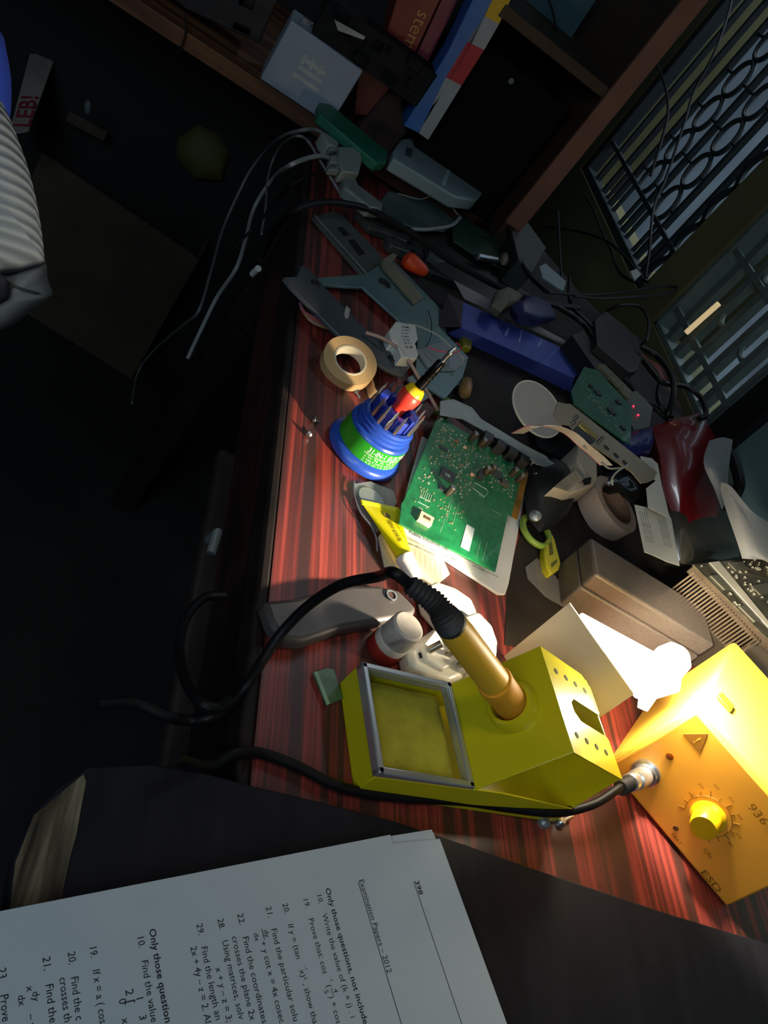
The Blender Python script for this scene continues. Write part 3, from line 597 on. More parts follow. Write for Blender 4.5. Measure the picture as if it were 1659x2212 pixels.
o = comp('serial_sticker', 0.60, 0.86, 0.0095, 0.034, 0.0004, mat('sticker', '#b7c2c4', 0.5)); o['label'] = 'pale blue-white serial number sticker'
sm = [MB(), MB()]; random.seed(11)
for k in range(420):
    s_, t_ = random.uniform(0.05, 0.9), random.uniform(0.05, 0.62)
    if t_ > 0.36 and s_ > 0.5: continue
    if 0.17 < s_ < 0.34 and 0.38 < t_ < 0.64: continue
    c = Q(s_, t_); u = cu_ if random.random() < .5 else cv_; v = cv_ if u is cu_ else cu_; l = random.uniform(0.0010, 0.0022)
    sm[k % 2].box(c-u*l/2-v*0.0005, u*l, v*0.001, (0, 0, 0.0007))
for k in range(40):
    s_, t_ = random.uniform(0.05, 0.5), random.uniform(0.66, 0.85); c = Q(s_, t_); sm[1].box(c, cu_*0.0012, cv_*0.0008, (0, 0, 0.0006))
sm[0].build('surface_components', mat('smd_silver', '#b9b9a8', 0.35, 0.5), t, kind='stuff')
sm[1].build('surface_components', mat('smd_tan', '#8c7c5c', 0.5), t, kind='stuff')
for s_, t_, m_ in ((0.33, 0.15, '#c9a484'), (0.60, 0.235, '#c9a484'), (0.47, 0.35, '#e0a58a'), (0.24, 0.14, '#7a5a3a')): comp('tantalum_capacitor', s_, t_, 0.004, 0.0028, 0.002, mat('c'+m_, m_, 0.5))
b = MB(); o0 = Q(0.56, 0.42, 0.0002)
oc = [Q(0.50, 0.40), Q(0.62, 0.37), Q(0.66, 0.40), Q(0.64, 0.47), Q(0.52, 0.47)]
b.tube([p+Vector((0, 0, 0.0002)) for p in (Q(0.52, 0.40), Q(0.64, 0.40), Q(0.665, 0.42), Q(0.64, 0.475), Q(0.515, 0.455), Q(0.52, 0.40))], 0.00025, 4)
for k in range(6): b.tube([Q(0.10+0.018*k, 0.685, 0.0002), Q(0.10+0.018*k, 0.735, 0.0002)], 0.0002, 4)
b.tube([Q(0.10, 0.745, 0.0002), Q(0.20, 0.745, 0.0002), Q(0.20, 0.79, 0.0002), Q(0.10, 0.79, 0.0002), Q(0.10, 0.745, 0.0002)], 0.0002, 4)
for (a_, c_) in (((0.36, 0.60), (0.36, 0.92)), ((0.38, 0.62), (0.38, 0.82)), ((0.44, 0.62), (0.44, 0.82)), ((0.72, 0.84), (0.72, 0.98)), ((0.78, 0.82), (0.78, 0.98))): b.tube([Q(*a_, 0.0002), Q(*c_, 0.0002)], 0.0001, 4)
for (s_, t_, tx, h_) in ((0.07, 0.06, 'AUD-128', 0.0035), (0.75, 0.55, 'C12 R4 U9', 0.0022), (0.03, 0.62, 'JP2', 0.003), (0.88, 0.40, 'PCI REV 1', 0.0022), (0.58, 0.49, 'CN2  J4', 0.002), (0.12, 0.83, 'CN3', 0.0025)):
    writing(b, tx, framefn(Q(s_, t_, 0.0003), cu_, -cv_), height=h_)
b.build('silkscreen', mat('silk', '#c8d8c4', 0.6), t)
b = MB(); writing(b, 'SB', framefn(Q(0.235, 0.49, 0.0018), cu_, -cv_), height=0.006, bold=True); b.build('chip_print', mat('silk', '#c8d8c4'), t)
b = MB(); b.prism(zpoly([(951, 866), (980, 862), (1020, 880), (1040, 905), (1135, 962), (1180, 985), (1186, 993), (1198, 1001), (1192, 1012), (1160, 1003), (1125, 975), (1000, 905), (950, 896)], 0.026), (0, 0, -0.001)); b.build('bracket', mat('bracket_grey', '#99a09c', 0.42, 0.5), t, bevel=0.0003)
for s_, t_ in ((0.025, 0.03),):
    b = MB(); b.lathe(Q(s_, t_), (0, 0, 1), [(0.0035, 0), (0.0035, 0.002), (0.002, 0.003)], 18); b.build('screw', M_STEEL, t)
for (px, py) in ((1147, 1004), (1158, 1008), (1150, 1032)):
    b = MB(); b.lathe(onZ(px, py, 0.014), (0, 0, 1), [(0.0025, 0), (0.0025, 0.006), (0.0012, 0.008)], 14); b.build('terminal_post', M_STEEL, t)
# ================================================================ glue tube, tape, small desk things
t = thing('glue_tube', 'small yellow squeezed glue tube with a white cap', 'glue tube', onZ(850, 1165, 0.0))
c0, c1 = onZ(824, 1093, 0.008), onZ(869, 1207, 0.010); axg = (c1-c0); wv = Vector((axg.y, -axg.x, 0)).normalized()
w0 = (onZ(853, 1080, 0.006)-onZ(797, 1104, 0.006)).length/2
rows = []; b = MB(); n = 20; prev = None
for i in range(15):
    f = i/14; wd = w0*(1-f)+0.0075*f; hh = 0.0006+0.0056*f
    c = c0+axg*f; c.z = 0.0062+hh
    cur = [b.bm.verts.new(c + wv*cos(2*pi*k/n)*wd + Vector((0, 0, 1))*sin(2*pi*k/n)*hh) for k in range(n)]
    if prev: 
        for k in range(n): b._f((prev[k], prev[(k+1) % n], cur[(k+1) % n], cur[k]), True)
    else: b._f(cur[::-1])
    prev = cur
b._f(prev); b.build('body', mat('tube_yellow', '#e4d90c', 0.28, 0, 0.04, 20, coat=0.4), t)
b = MB(); b.box(c0-wv*w0*1.02-axg.normalized()*0.003+Vector((0, 0, -0.0020)), wv*w0*2.04, axg.normalized()*0.005, (0, 0, 0.0018)); b.build('crimp', mat('tube_yellow', '#e4d90c'), t, bevel=0.0003)
d1 = axg.normalized(); b = MB(); b.lathe(c1+Vector((0, 0, 0.0025)), (onZ(893, 1255, 0.009)-c1), [(0.0078, 0), (0.0078, 0.004), (0.0074, 0.0045), (0.0060, 0.020), (0.0052, 0.0215)], 28); b.build('cap', M_WHITE, t)
b = MB(); TLn = axg.length; tv_ = Vector((-d1.y, d1.x, 0)).normalized()
def on_tube(s0, y0):
    def fn(x, y):
        f = (s0+x)/TLn; wd = w0*(1-f)+0.0075*f; yy = y0+y; hh = 0.0006+0.0056*f
        p = c0+axg*f+tv_*yy; p.z = 0.0062+hh+hh*math.sqrt(max(0, 1-(yy/wd)**2))+0.0003; return p
    return fn
writing(b, 'FEVI KWIK', on_tube(0.019, -0.0035), width=0.026, height=0.0065, bold=True)
writing(b, 'instant adhesive', on_tube(0.017, 0.0058), width=0.024, height=0.0028)
b.lathe(on_tube(0.0125, 0.0)(0, 0)-Vector((0, 0, 0.0004)), (0, 0, 1), [(0.0036, 0), (0.0036, 0.0005)], 20)
b.build('print', mat('tube_print', '#6d5a08', 0.5), t)
CLR = mat('clear_plastic', '#dfe6e6', 0.12, 0, 0.02, 20, alpha=0.16)
cr_ = thing('pack_card', 'cream pack card with pink print under the tube and its clear blister', 'card', onZ(890, 1200, 0))
b = slabZ([(818, 1158), (852, 1122), (950, 1190), (972, 1240), (930, 1275), (890, 1262), (832, 1222)], 0.0024, 0.0022); b.build('card', mat('card_cream', '#d9cbb0', 0.7), cr_, bevel=0.0004)
b = MB()
for k in range(6): 
    e0 = onZ(895+11*k, 1185+6*k, 0.0026); writing(b, 'HHHHHHHHH', framefn(e0, onZ(895+11*k, 1225+6*k, 0.0026)-e0, Vector((1, 0.2, 0))), width=0.016, height=0.0022)
b.build('printed_text', mat('pink_print', '#b0766a', 0.7), cr_)
bl = thing('blister_pack', 'clear curled blister plastic with a grey foil disc beside the yellow tube', 'packaging', onZ(800, 1100, 0))
b = MB(); b.tube(smooth(pz([(765, 1040, 0.004), (766, 1070, 0.005), (778, 1105, 0.006), (800, 1135, 0.006), (812, 1160, 0.005), (815, 1190, 0.004)]), 8), 0.0007, 8); b.build('rim', mat('clear_rim', '#9aa0b0', 0.2, 0, alpha=0.6), bl)
b = slabZ([(766, 1045), (800, 1040), (850, 1060), (858, 1085), (815, 1150), (800, 1133), (778, 1104)], 0.0040, 0.0006); b.build('sheet', CLR, bl)
c = onZ(802, 1078, 0.0046); b = MB(); b.lathe(c, (0, 0, 1), [(0.0125, 0), (0.0128, 0.0004), (0.0120, 0.0004)], 36); b.build('foil_disc', mat('foil_grey', '#8d918e', 0.35, 0.4), bl)
# rolls of tape
def tape(name, lab, px, py, z, r1, r0, h, axv, mt, mc):
    c = onZ(px, py, z); t = thing(name, lab, 'tape', c); b = MB(); b.ring(c, axv, r0+0.0018, r1, h); b.build('tape_winding', mt, t)
    b = MB(); b.ring(c-Vector(axv).normalized()*0.0004, axv, r0, r0+0.0018, h+0.0008); b.build('core', mc, t); return t
c = tape('tape_roll', 'roll of clear yellowish adhesive tape lying behind the bit holder', 748, 792, 0.009, 0.0275, 0.0150, 0.012, (-0.16, -0.36, 0.92), mat('tape_amber', '#cba775', 0.4, 0, 0.06, 20, coat=0.2), mat('tape_core', '#d8cdb4', 0.75))
b = MB(); b.ribbon(smooth(pz([(795, 812, 0.007), (800, 835, 0.007), (806, 852, 0.006), (830, 868, 0.004)]), 4), (0, 0, 0.012), 0.0004); b.build('loose_end', mat('tape_amber', '#cba775'), c)
tape('tape_roll', 'wide roll of clear packing tape lying left of the torn printed slips', 1290, 1112, 0.001, 0.036, 0.0245, 0.026, (0.15, -0.1, 1), mat('tape_brown', '#a39183', 0.4, 0, 0.06, 20, coat=0.2), mat('core_brown', '#6b4f3c', 0.7))
# grey curved clip, bottle, green piece
t = thing('clamp_jaw', 'dark grey curved metal arm with a round hole lying on the front of the desk', 'metal part', onZ(740, 1330, 0))
ou = [(570, 1296), (640, 1290), (700, 1272), (760, 1262), (820, 1263), (862, 1272), (903, 1314), (896, 1328), (850, 1338), (745, 1356), (660, 1386), (610, 1382), (584, 1340)]
b = MB(); b.prism(zpoly(ou, 0.014), (0, 0, -0.013)); b.build('arm', mat('cast_grey', '#55504e', 0.42, 0.35, 0.1, 60, 0.1), t, bevel=0.004, seg=3)
b = MB(); b.ring(onZ(845, 1287, 0.0145), (0, 0, 1), 0.0036, 0.0048, 0.0012, 24); b.build('hole_rim', M_DSTEEL, t)
b = MB(); b.lathe(onZ(845, 1287, 0.0144), (0, 0, 1), [(0.0036, 0), (0.0036, 0.0004)], 24); b.build('hole', mat('hole_red', '#3a1d16', 0.7), t)
bc = onZ(826, 1405, 0.0)
t = thing('small_bottle', 'small round bottle with a dirty white lid and red band', 'bottle', bc)
b = MB(); b.lathe(bc, (0, 0, 1), [(0.0135, 0), (0.0142, 0.001), (0.0142, 0.010), (0.0138, 0.011)], 36); b.build('red_band', mat('band_red', '#8c231c', 0.5), t)
b = MB(); b.lathe(bc, (0, 0, 1), [(0.0138, 0.011), (0.0135, 0.016), (0.0128, 0.017)], 36); b.build('body', mat('bottle_white', '#b8b0a4', 0.5, 0, 0.2, 40), t)
b = MB(); b.lathe(bc, (0, 0, 1), [(0.0128, 0.017), (0.0131, 0.018), (0.0127, 0.033), (0.0110, 0.0345)], 36); b.build('lid', mat('lid_white', '#a9a39a', 0.6, 0, 0.22, 60), t)
b = MB()
for k in range(5): writing(b, 'xkz', lambda x, y, k=k: bc+Vector((cos(camA+0.0+(x-0.004+0.001*k)/0.0131)*0.0133, sin(camA+(x-0.004+0.001*k)/0.0131)*0.0133, 0.0195+0.0025*k+y)), height=0.003)
b.build('scribble', M_INK, t)
t = thing('circuit_offcut', 'small green translucent circuit offcut lying left of the sponge tray', 'electronic part', onZ(710, 1482, 0))
b = slabZ([(679, 1452), (706, 1442), (722, 1446), (742, 1508), (708, 1522)], 0.003, 0.0028); b.build('board', mat('offcut_green', '#4d6b48', 0.3, 0, 0.2, 80), t, bevel=0.0004)
b = slabZ([(679, 1452), (686, 1450), (713, 1520), (707, 1523)], 0.0036, 0.0006); b.build('pale_edge', mat('offcut_edge', '#8fae8c', 0.4), t)
# mains plug and adaptor, white
ADW = mat('adaptor_white', '#e8dfc8', 0.35, 0, 0.03, 20, coat=0.2)
t = thing('plug_adaptor', 'white rounded multi-socket adaptor glowing in the lamp light behind the iron handle', 'adaptor', onZ(1030, 1380, 0))
b = MB(); b.prism(zpoly([(925, 1262), (945, 1254), (985, 1268), (1020, 1292), (1033, 1322), (1020, 1352), (970, 1340), (935, 1300)], 0.020), (0, 0, -0.019)); b.build('rear_body', ADW, t, bevel=0.003, seg=3)
b = MB(); b.prism(zpoly([(1000, 1330), (1035, 1318), (1066, 1350), (1078, 1385), (1076, 1420), (1060, 1448), (1020, 1440), (995, 1400), (985, 1355)], 0.030), (0, 0, -0.029)); b.build('front_body', ADW, t, bevel=0.004, seg=3)
b = MB()
for k in range(4): e = onZ(1046+6*k, 1352+10*k, 0.0305); writing(b, 'IIIIIIIIIIII', framefn(e, onZ(1052+6*k, 1395+8*k, 0.0305)-e, Vector((1, 0.3, 0))), width=0.011, height=0.0013)
b.build('moulded_text', mat('grey_ink', '#8d8672', 0.6), t)
t = thing('mains_plug', 'white three-pin mains plug lying pins-up behind the sponge tray', 'plug', onZ(945, 1430, 0))
b = MB(); b.prism(zpoly([(884, 1404), (892, 1388), (940, 1356), (955, 1352), (985, 1385), (1012, 1440), (1012, 1456), (975, 1472), (930, 1458), (893, 1440)], 0.018), (0, 0, -0.017)); b.build('plug_body', ADW, t, bevel=0.004, seg=3)
b = MB(); b.prism(zpoly([(940, 1358), (972, 1368), (1000, 1420), (960, 1448), (920, 1425), (912, 1390)], 0.0215), (0, 0, -0.005)); b.build('pin_face', ADW, t, bevel=0.002)
for (x, y, dx, dy, w) in ((928, 1404, 26, -14, 0.0030), (968, 1412, 16, -8, 0.0026), (992, 1436, 14, -8, 0.0026)):
    p = onZ(x, y, 0.022); b = MB(); e = onZ(x+dx, y+dy, 0.030); b.tube([p, e], w, 12); b.build('pin', mat('pin_metal', '#8e8674', 0.35, 0.8), t)
b = slabZ([(904, 1410), (914, 1408), (917, 1420), (907, 1422)], 0.0183, 0.0004); b.build('square_hole', mat('hole_black', '#1d1a17', 0.8), t)
# ================================================================ black box, drive and the pile at the back right
t = thing('plastic_box', 'large black grained plastic box with rounded edges beside the lamp', 'box', Vector((0.57, 0.55, 0)))
PB = mat('grained_black', '#584f46', 0.42, 0, 0.12, 300, 0.35, coat=0.1)
r0, r1, l0 = onZ(1288, 1240, 0.05), onZ(1545, 1396, 0.05), onZ(1245, 1152, 0.05)
dl = (r1-r0); dw = (l0-r0); dw = dw - dl*(dw.dot(dl)/dl.dot(dl)); dw = dw.normalized()*0.052
b = MB(); b.prism([r0, r0+dl, r0+dl+dw, r0+dw], (0, 0, -0.020)); b.build('lid', PB, t, bevel=0.003, seg=3)
b = MB(); b.prism([r0+Vector((0, 0, -0.0207)), r0+dl+Vector((0, 0, -0.0207)), r0+dl+dw+Vector((0, 0, -0.0207)), r0+dw+Vector((0, 0, -0.0207))], (0, 0, -0.0290)); b.build('lower_half', PB, t, bevel=0.002)
t = thing('hard_drive', 'hard drive with its pale-streaked circuit board facing up, topmost at the right edge', 'hard drive', onZ(1620, 1320, 0.0))
DK = mat('drive_brown', '#5a4c3c', 0.45, 0.2, 0.2, 40)
pq = [(1497, 1219), (1560, 1212), (1640, 1205), (1760, 1215), (1800, 1330), (1790, 1480), (1655, 1374)]
def zp(pix, z, th): return MB().prism(zpoly(pix, z), (0, 0, -th))
b = zp([(1499, 1221), (1640, 1206), (1800, 1225), (1800, 1490), (1652, 1376)], 0.0790, 0.011); b.build('drive_body', DK, t, bevel=0.001)
b = zp([(1497, 1219), (1640, 1204), (1800, 1223), (1800, 1486), (1650, 1372)], 0.0815, 0.0016); b.build('circuit_board', mat('pcb_brown', '#57503c', 0.35, 0.1, 0.4, 120, coat=0.3), t)
v0, v1, v2 = onZ(1497, 1219, 0.0817), onZ(1650, 1372, 0.0817), onZ(1640, 1204, 0.0817)
ud, vd = (v1-v0), (v2-v0)
def V(s, t_, h=0.0): return v0+ud*s+vd*t_+Vector((0, 0, h))
b = MB(); b.prism([V(0.0, 0.22), V(0.98, 0.14), V(0.98, 0.20), V(0.0, 0.36)], (0, 0, 0.0006)); o = b.build('flat_cable', mat('flat_cable', '#e8dcc0', 0.4), t); o['label'] = 'cream strip along the board'
for s_, t_, ls, lt in ((0.28, 0.10, 0.20, 0.09), (0.72, 0.07, 0.22, 0.08), (0.10, 0.55, 0.12, 0.2), (0.45, 0.6, 0.14, 0.3)):
    b = MB(); b.prism([V(s_-ls/2, t_-lt/2), V(s_+ls/2, t_-lt/2), V(s_+ls/2, t_+lt/2), V(s_-ls/2, t_+lt/2)], (0, 0, 0.0016)); b.build('chip', mat('chip_tan', '#6f6a5a', 0.35), t)
b = MB(); random.seed(5)
for k in range(150):
    s_, t_ = random.uniform(0.02, 0.97), random.uniform(0.02, 1.3)
    if 0.12 < t_ < 0.36: continue
    c = V(s_, t_); u = ud.normalized(); v = vd.normalized(); l = random.uniform(.001, .003); b.box(c, u*l, v*l*0.5, (0, 0, 0.001))
b.build('surface_components', mat('smd_bright', '#d8cfb4', 0.3, 0.4), t, kind='stuff')
fin0, fin1 = onZ(1503, 1232, 0.0745), onZ(1648, 1386, 0.0745); fd = fin1-fin0
for k in range(26):
    p = fin0+fd*(k/26); b = MB(); b.box(p, fd*(0.5/26), Vector((-0.0045, -0.004, 0)), (0, 0, -0.0300)); b.build('fin', mat('fin_brown', '#6b5c48', 0.35, 0.4), t)
b = zp([(1470, 1300), (1510, 1250), (1800, 1330), (1800, 1520), (1562, 1388)], 0.044, 0.043); b.build('dark_carton', mat('carton_dark', '#3b3227', 0.6, 0, 0.15, 15), bevel=0.001, label='dark brown carton under the hard drive with circuit board', cat='carton')
b = zp([(1580, 1424), (1596, 1412), (1638, 1372), (1655, 1380), (1800, 1480), (1800, 1560)], 0.066, 0.020); b.build('metal_drive', mat('drive_silver', '#b7a890', 0.3, 0.5, 0.05, 20), bevel=0.002, label='silver metal case with a bright edge below the circuit board', cat='drive')
b = zp([(1500, 1447), (1562, 1402), (1800, 1560), (1800, 1620), (1640, 1560), (1596, 1500)], 0.040, 0.038); b.build('tan_carton', mat('carton_tan', '#b08a58', 0.55, 0, 0.08, 12), bevel=0.001, label='tan cardboard carton between the black box and the station', cat='carton')
# red pouch, papers, printed slips
b = MB(); b.pillow(zpoly([(1408, 922), (1455, 906), (1508, 892), (1530, 925), (1552, 965), (1528, 1005), (1535, 1060), (1552, 1120), (1540, 1150), (1470, 1160), (1432, 1060), (1425, 985)], 0.05), (0, -0.4, 1), 0.02, 0.045, wob=0.0004); b.build('red_pouch', mat('pouch_red', '#7c1418', 0.22, 0, 0.15, 12, coat=0.4), label='dark red glossy pouch standing below the window', cat='pouch')
b = MB(); b.pillow(zpoly([(1440, 1105), (1500, 1090), (1562, 1100), (1592, 1150), (1600, 1215), (1500, 1222), (1462, 1215)], 0.05), (0, -0.3, 1), 0.012, 0.045, wob=0.0006, seed=3); b.build('plastic_bag', mat('bag_olive', '#4a463a', 0.2, 0, 0.3, 18, coat=0.5), label='dull greyish plastic bag between the printed slips and the papers', cat='bag')
def psheet(name, label, cat, rowspix, zs, m, th=0.0005, parent=None):
    rows = [[onZ(px, py, z) for (px, py), z in zip(r, zr)] for r, zr in zip(rowspix, zs)]
    # refine bilinearly
    def lerp(a, b_, t_): return a*(1-t_)+b_*t_
    R1 = []
    for r in rows:
        rr = smooth(r, 5) if len(r) > 2 else [lerp(r[0], r[1], i/5) for i in range(6)]
        R1.append(rr)
    R2 = []
    for j in range(len(R1[0])):
        col = [r[j] for r in R1]; R2.append(smooth(col, 5) if len(col) > 2 else [lerp(col[0], col[1], i/5) for i in range(6)])
    return MB().sheet(R2, th)
PG = mat('paper_grey', '#b9b6ae', 0.85, 0, 0.06, 30)
b = psheet('', '', '', [[(1532, 952), (1560, 945), (1583, 950)], [(1520, 1000), (1545, 1000), (1576, 995)], [(1545, 1060), (1560, 1050), (1572, 1045)], [(1560, 1100), (1570, 1080), (1580, 1070)]], [[0.10, 0.095, 0.10], [0.105, 0.11, 0.10], [0.095, 0.10, 0.092], [0.09, 0.092, 0.09]], PG)
b.build('crumpled_paper', mat('tissue_grey', '#8e9090', 0.9, 0, 0.08, 60), label='crumpled grey tissue standing behind the red pouch by the wall', cat='paper')
pp = thing('written_paper', 'curled sheet of handwritten paper by the wall above the circuit board', 'paper', onZ(1620, 1120, 0.0))
b = psheet('', '', '', [[(1552, 1040), (1580, 1052), (1625, 1105), (1680, 1140)], [(1568, 1100), (1600, 1110), (1640, 1140), (1690, 1180)], [(1592, 1170), (1620, 1180), (1650, 1200), (1700, 1225)], [(1603, 1206), (1625, 1208), (1655, 1212), (1700, 1245)]], [[0.10, 0.11, 0.11, 0.10], [0.095, 0.105, 0.105, 0.095], [0.09, 0.098, 0.098, 0.09], [0.088, 0.093, 0.093, 0.088]], PG)
b.build('sheet', PG, pp)
b = MB(); random.seed(8)
for k in range(9):
    e = onZ(1578+6.5*k, 1068+13*k, 0.1085-0.0013*k); g = onZ(1620+5*k, 1125+10*k, 0.1095-0.0013*k); writing(b, 'nmu wsvo an lrmi', framefn(e, g-e, Vector((0.8, 0.6, 0))), width=(g-e).length*0.7, height=0.005)
b.build('handwriting', mat('pencil', '#5b5a60', 0.8), pp)
def slip(label, pix, z, lines):
    t = thing('printed_slip', label, 'slip', onZ(pix[0][0], pix[0][1], 0)); b = slabZ(pix, z, 0.0005); b.build('paper', mat('slip_white', '#d4cfc0', 0.8, 0, 0.04, 30), t)
    b = MB()
    for (x0, y0, x1, y1, n, dx, dy, tx) in lines:
        for k in range(n):
            e = onZ(x0+dx*k, y0+dy*k, z+0.0002); g = onZ(x1+dx*k, y1+dy*k, z+0.0002); d_ = (g-e); writing(b, tx, framefn(e, d_, Vector((-d_.y, d_.x, 0))), width=d_.length, height=0.0026)
    b.build('small_print', mat('slip_ink', '#5b564c', 0.8), t)
slip('torn printed slip of two text columns, below the other torn slip', [(1371, 1090), (1398, 1096), (1435, 1110), (1450, 1120), (1468, 1222), (1440, 1213), (1412, 1200), (1392, 1192)], 0.064, [(1380, 1103, 1396, 1170, 4, 5, 1, 'fonmt ridlw smo anot'), (1420, 1118, 1436, 1178, 4, 5, 2, 'mornt awif lsto nmo')])
slip('narrower torn printed slip lying upper, beside the red pouch', [(1383, 985), (1408, 990), (1421, 1002), (1430, 1050), (1448, 1120), (1400, 1096), (1396, 1055), (1417, 1038), (1392, 1020)], 0.070, [(1390, 993, 1396, 1012, 5, 5, 2, 'anot'), (1424, 1012, 1444, 1110, 1, 0, 0, 'arom sbfr nthe lorem om')])
# metal bracket with connector and holes, second circuit board, status lights
t = thing('slot_bracket', 'tan metal slot plate with a gold connector and three round holes', 'metal plate', onZ(1330, 960, 0.0))
TAN = mat('bracket_tan', '#9c8f76', 0.42, 0.5, 0.08, 30)
b = MB(); b.prism(zpoly([(1205, 868), (1222, 872), (1232, 872), (1420, 1020), (1412, 1036), (1398, 1042), (1385, 1044), (1365, 1020), (1245, 938), (1232, 920), (1210, 915), (1196, 895)], 0.075), (0, 0, -0.0012)); b.build('plate', TAN, t, bevel=0.0003)
b = MB(); b.prism(zpoly([(1256, 908), (1292, 940), (1287, 950), (1250, 918)], 0.079), (0, 0, -0.004)); b.build('connector_shell', mat('gold_shell', '#c2a75c', 0.3, 0.8), t, bevel=0.0006)
b = MB(); b.prism(zpoly([(1246, 920), (1288, 950), (1276, 958), (1240, 930)], 0.0785), (0, 0, -0.0030)); b.build('connector_body', M_BLK, t, bevel=0.0005)
for (x, y) in ((1242, 904), (1236, 915), (1291, 956), (1297, 950)):
    b = MB(); b.lathe(onZ(x, y, 0.0752), (0, 0, 1), [(0.002, 0), (0.002, 0.004), (0.001, 0.005)], 10); b.build('post', M_STEEL, t)
for (x, y) in ((1310, 967), (1331, 984), (1350, 1000)):
    b = MB(); b.lathe(onZ(x, y, 0.0752), (0, 0, 1), [(0.0038, 0), (0.0038, 0.0003)], 22); b.build('round_hole', mat('hole_brown2', '#2c1f15', 0.8), t)
t = thing('network_card', 'dark green circuit board standing between the blue box and the tan plate', 'circuit board', onZ(1300, 860, 0.0))
b = slabZ([(1262, 792), (1290, 800), (1365, 878), (1362, 960), (1345, 950), (1240, 872), (1234, 845)], 0.066, 0.0016); b.build('circuit_board', mat('pcb_dark', '#0f5a3e', 0.4, 0, 0.4, 110, coat=0.2), t)
b = slabZ([(1292, 788), (1306, 786), (1370, 850), (1360, 862)], 0.069, 0.003); b.build('contact_strip', mat('contact_tan', '#6c6750', 0.4, 0.5, 0.4, 200), t)
for (x, y, w) in ((1290, 850, .010), (1320, 890, .012), (1335, 870, .008), (1275, 835, .007), (1345, 925, .008)):
    b = MB(); b.cbox(onZ(x, y, 0.066), w, w*0.8, 0.002, 0.5); b.build('chip', CHIP, t)
b = MB(); random.seed(3)
for k in range(60): b.cbox(onZ(1262+random.random()*85, 815+random.random()*20+random.random()*95*1, 0.066) if False else onZ(1255+k*1.5, 820+k*1.6+random.uniform(-12, 25), 0.066), 0.0016, 0.001, 0.0008, 0.4)
b.build('surface_components', mat('smd_silver', '#b9b9a8'), t, kind='stuff')
sl = thing('router', 'dark device with two small glowing red lights behind the circuit board', 'electronics', onZ(1375, 890, 0))
b = slabZ([(1352, 850), (1375, 842), (1412, 880), (1405, 925), (1372, 930), (1360, 905)], 0.055, 0.05); b.build('case', mat('router_grey', '#4f4f42', 0.5, 0, 0.15, 20), sl, bevel=0.002)
for (x, y) in ((1368, 878), (1378, 897)):
    b = MB(); c = onZ(x, y, 0.0555); b.lathe(c, (0, 0, 1), [(0.0013, 0), (0.0013, 0.001), (0.0005, 0.0016)], 12); b.build('red_light', mat('led_red', '#ff2030', 0.4, emit='#ff2448', es=4.0), sl)
b = MB(); b.pillow(zpoly([(1330, 955), (1365, 935), (1405, 925), (1410, 960), (1400, 985), (1370, 985), (1345, 975)], 0.05), (0, 0, 1), 0.012, 0.03, wob=0.001); b.build('blue_bag', mat('bag_blue', '#1b2266', 0.35, 0, 0.3, 25), label='dark blue crumpled plastic beside the red pouch', cat='bag')
b = MB(); b.pillow(zpoly([(1310, 1022), (1345, 1010), (1385, 1045), (1395, 1075), (1368, 1082), (1335, 1060), (1305, 1045)], 0.030), (0, 0, 1), 0.004, 0.02, wob=0.0015, seed=7); b.build('black_bag', mat('bag_black', '#23211e', 0.2, 0, 0.3, 25, coat=0.4), label='shiny black plastic bag behind the packing tape roll', cat='bag')
# oval reflector dish and ribbon cable
def facing(px, py, ix, iy, k):
    """unit vector leaning from the camera direction towards the picture direction (ix, iy)"""
    d_ = -ray(px, py).normalized(); s_ = (M @ Vector((ix, iy, 0))); s_ = (s_ - d_*s_.dot(d_)).normalized(); return (d_*(1-k) + s_*k).normalized()
c = onZ(1160, 884, 0.045); av = facing(1160, 884, 0.82, -0.57, 0.56)
t = thing('speaker_cone', 'pale grey oval dish with a thin light rim standing right of the sound card', 'dish', c-Vector((0, 0, 0.045)))
b = MB(); b.lathe(c, av, [(0.0005, -0.003), (0.020, -0.0015), (0.034, 0.0), (0.0345, 0.0012), (0.033, 0.0012), (0.020, -0.0003), (0.0005, -0.0018)], 56, caps=False); b.build('dish', mat('dish_grey', '#8f8c88', 0.5, 0.1, 0.08, 12), t)
b = MB(); b.ring(c, av, 0.0340, 0.0354, 0.0016, 60); b.build('rim', mat('rim_pale', '#c9c5b4', 0.4), t)
b = MB(); pth = smooth(pz([(1118, 936, 0.05), (1150, 922, 0.075), (1190, 920, 0.085), (1232, 936, 0.085), (1262, 962, 0.083), (1290, 985, 0.080), (1310, 1005, 0.078)]), 6)
b.ribbon(pth, Vector((0.007, -0.004, 0.008))*1.1, 0.0008); rb = b.build('ribbon_cable', mat('ribbon_grey', '#b3aba4', 0.5), label='grey ribbon cable with a pink edge arching over the tan plate', cat='cable')
b = MB(); b.tube([p-Vector((0.007, -0.004, 0.008))*0.56 for p in pth], 0.0006, 6); o = b.build('pink_edge', mat('pink', '#c8707c', 0.5), rb)
for n_, pp_ in enumerate(([(1300, 1000, .078), (1318, 1012, .077), (1352, 1008, .078), (1356, 1003, .079)], [(1356, 1004, .079), (1332, 1020, .075), (1322, 1035, .070), (1323, 1048, .066)], [(1262, 965, .083), (1285, 988, .07), (1302, 1000, .06), (1316, 1012, .055)])):
    b = MB(); b.tube(smooth(pz(pp_), 8), 0.0011, 8); b.build('wire', M_WCBL, label=['short white wire crossing the lowest hole of the tan plate', 'curled white wire end over the black plastic bag', 'thin pinkish wire beside the ribbon cable'][n_], cat='wire')
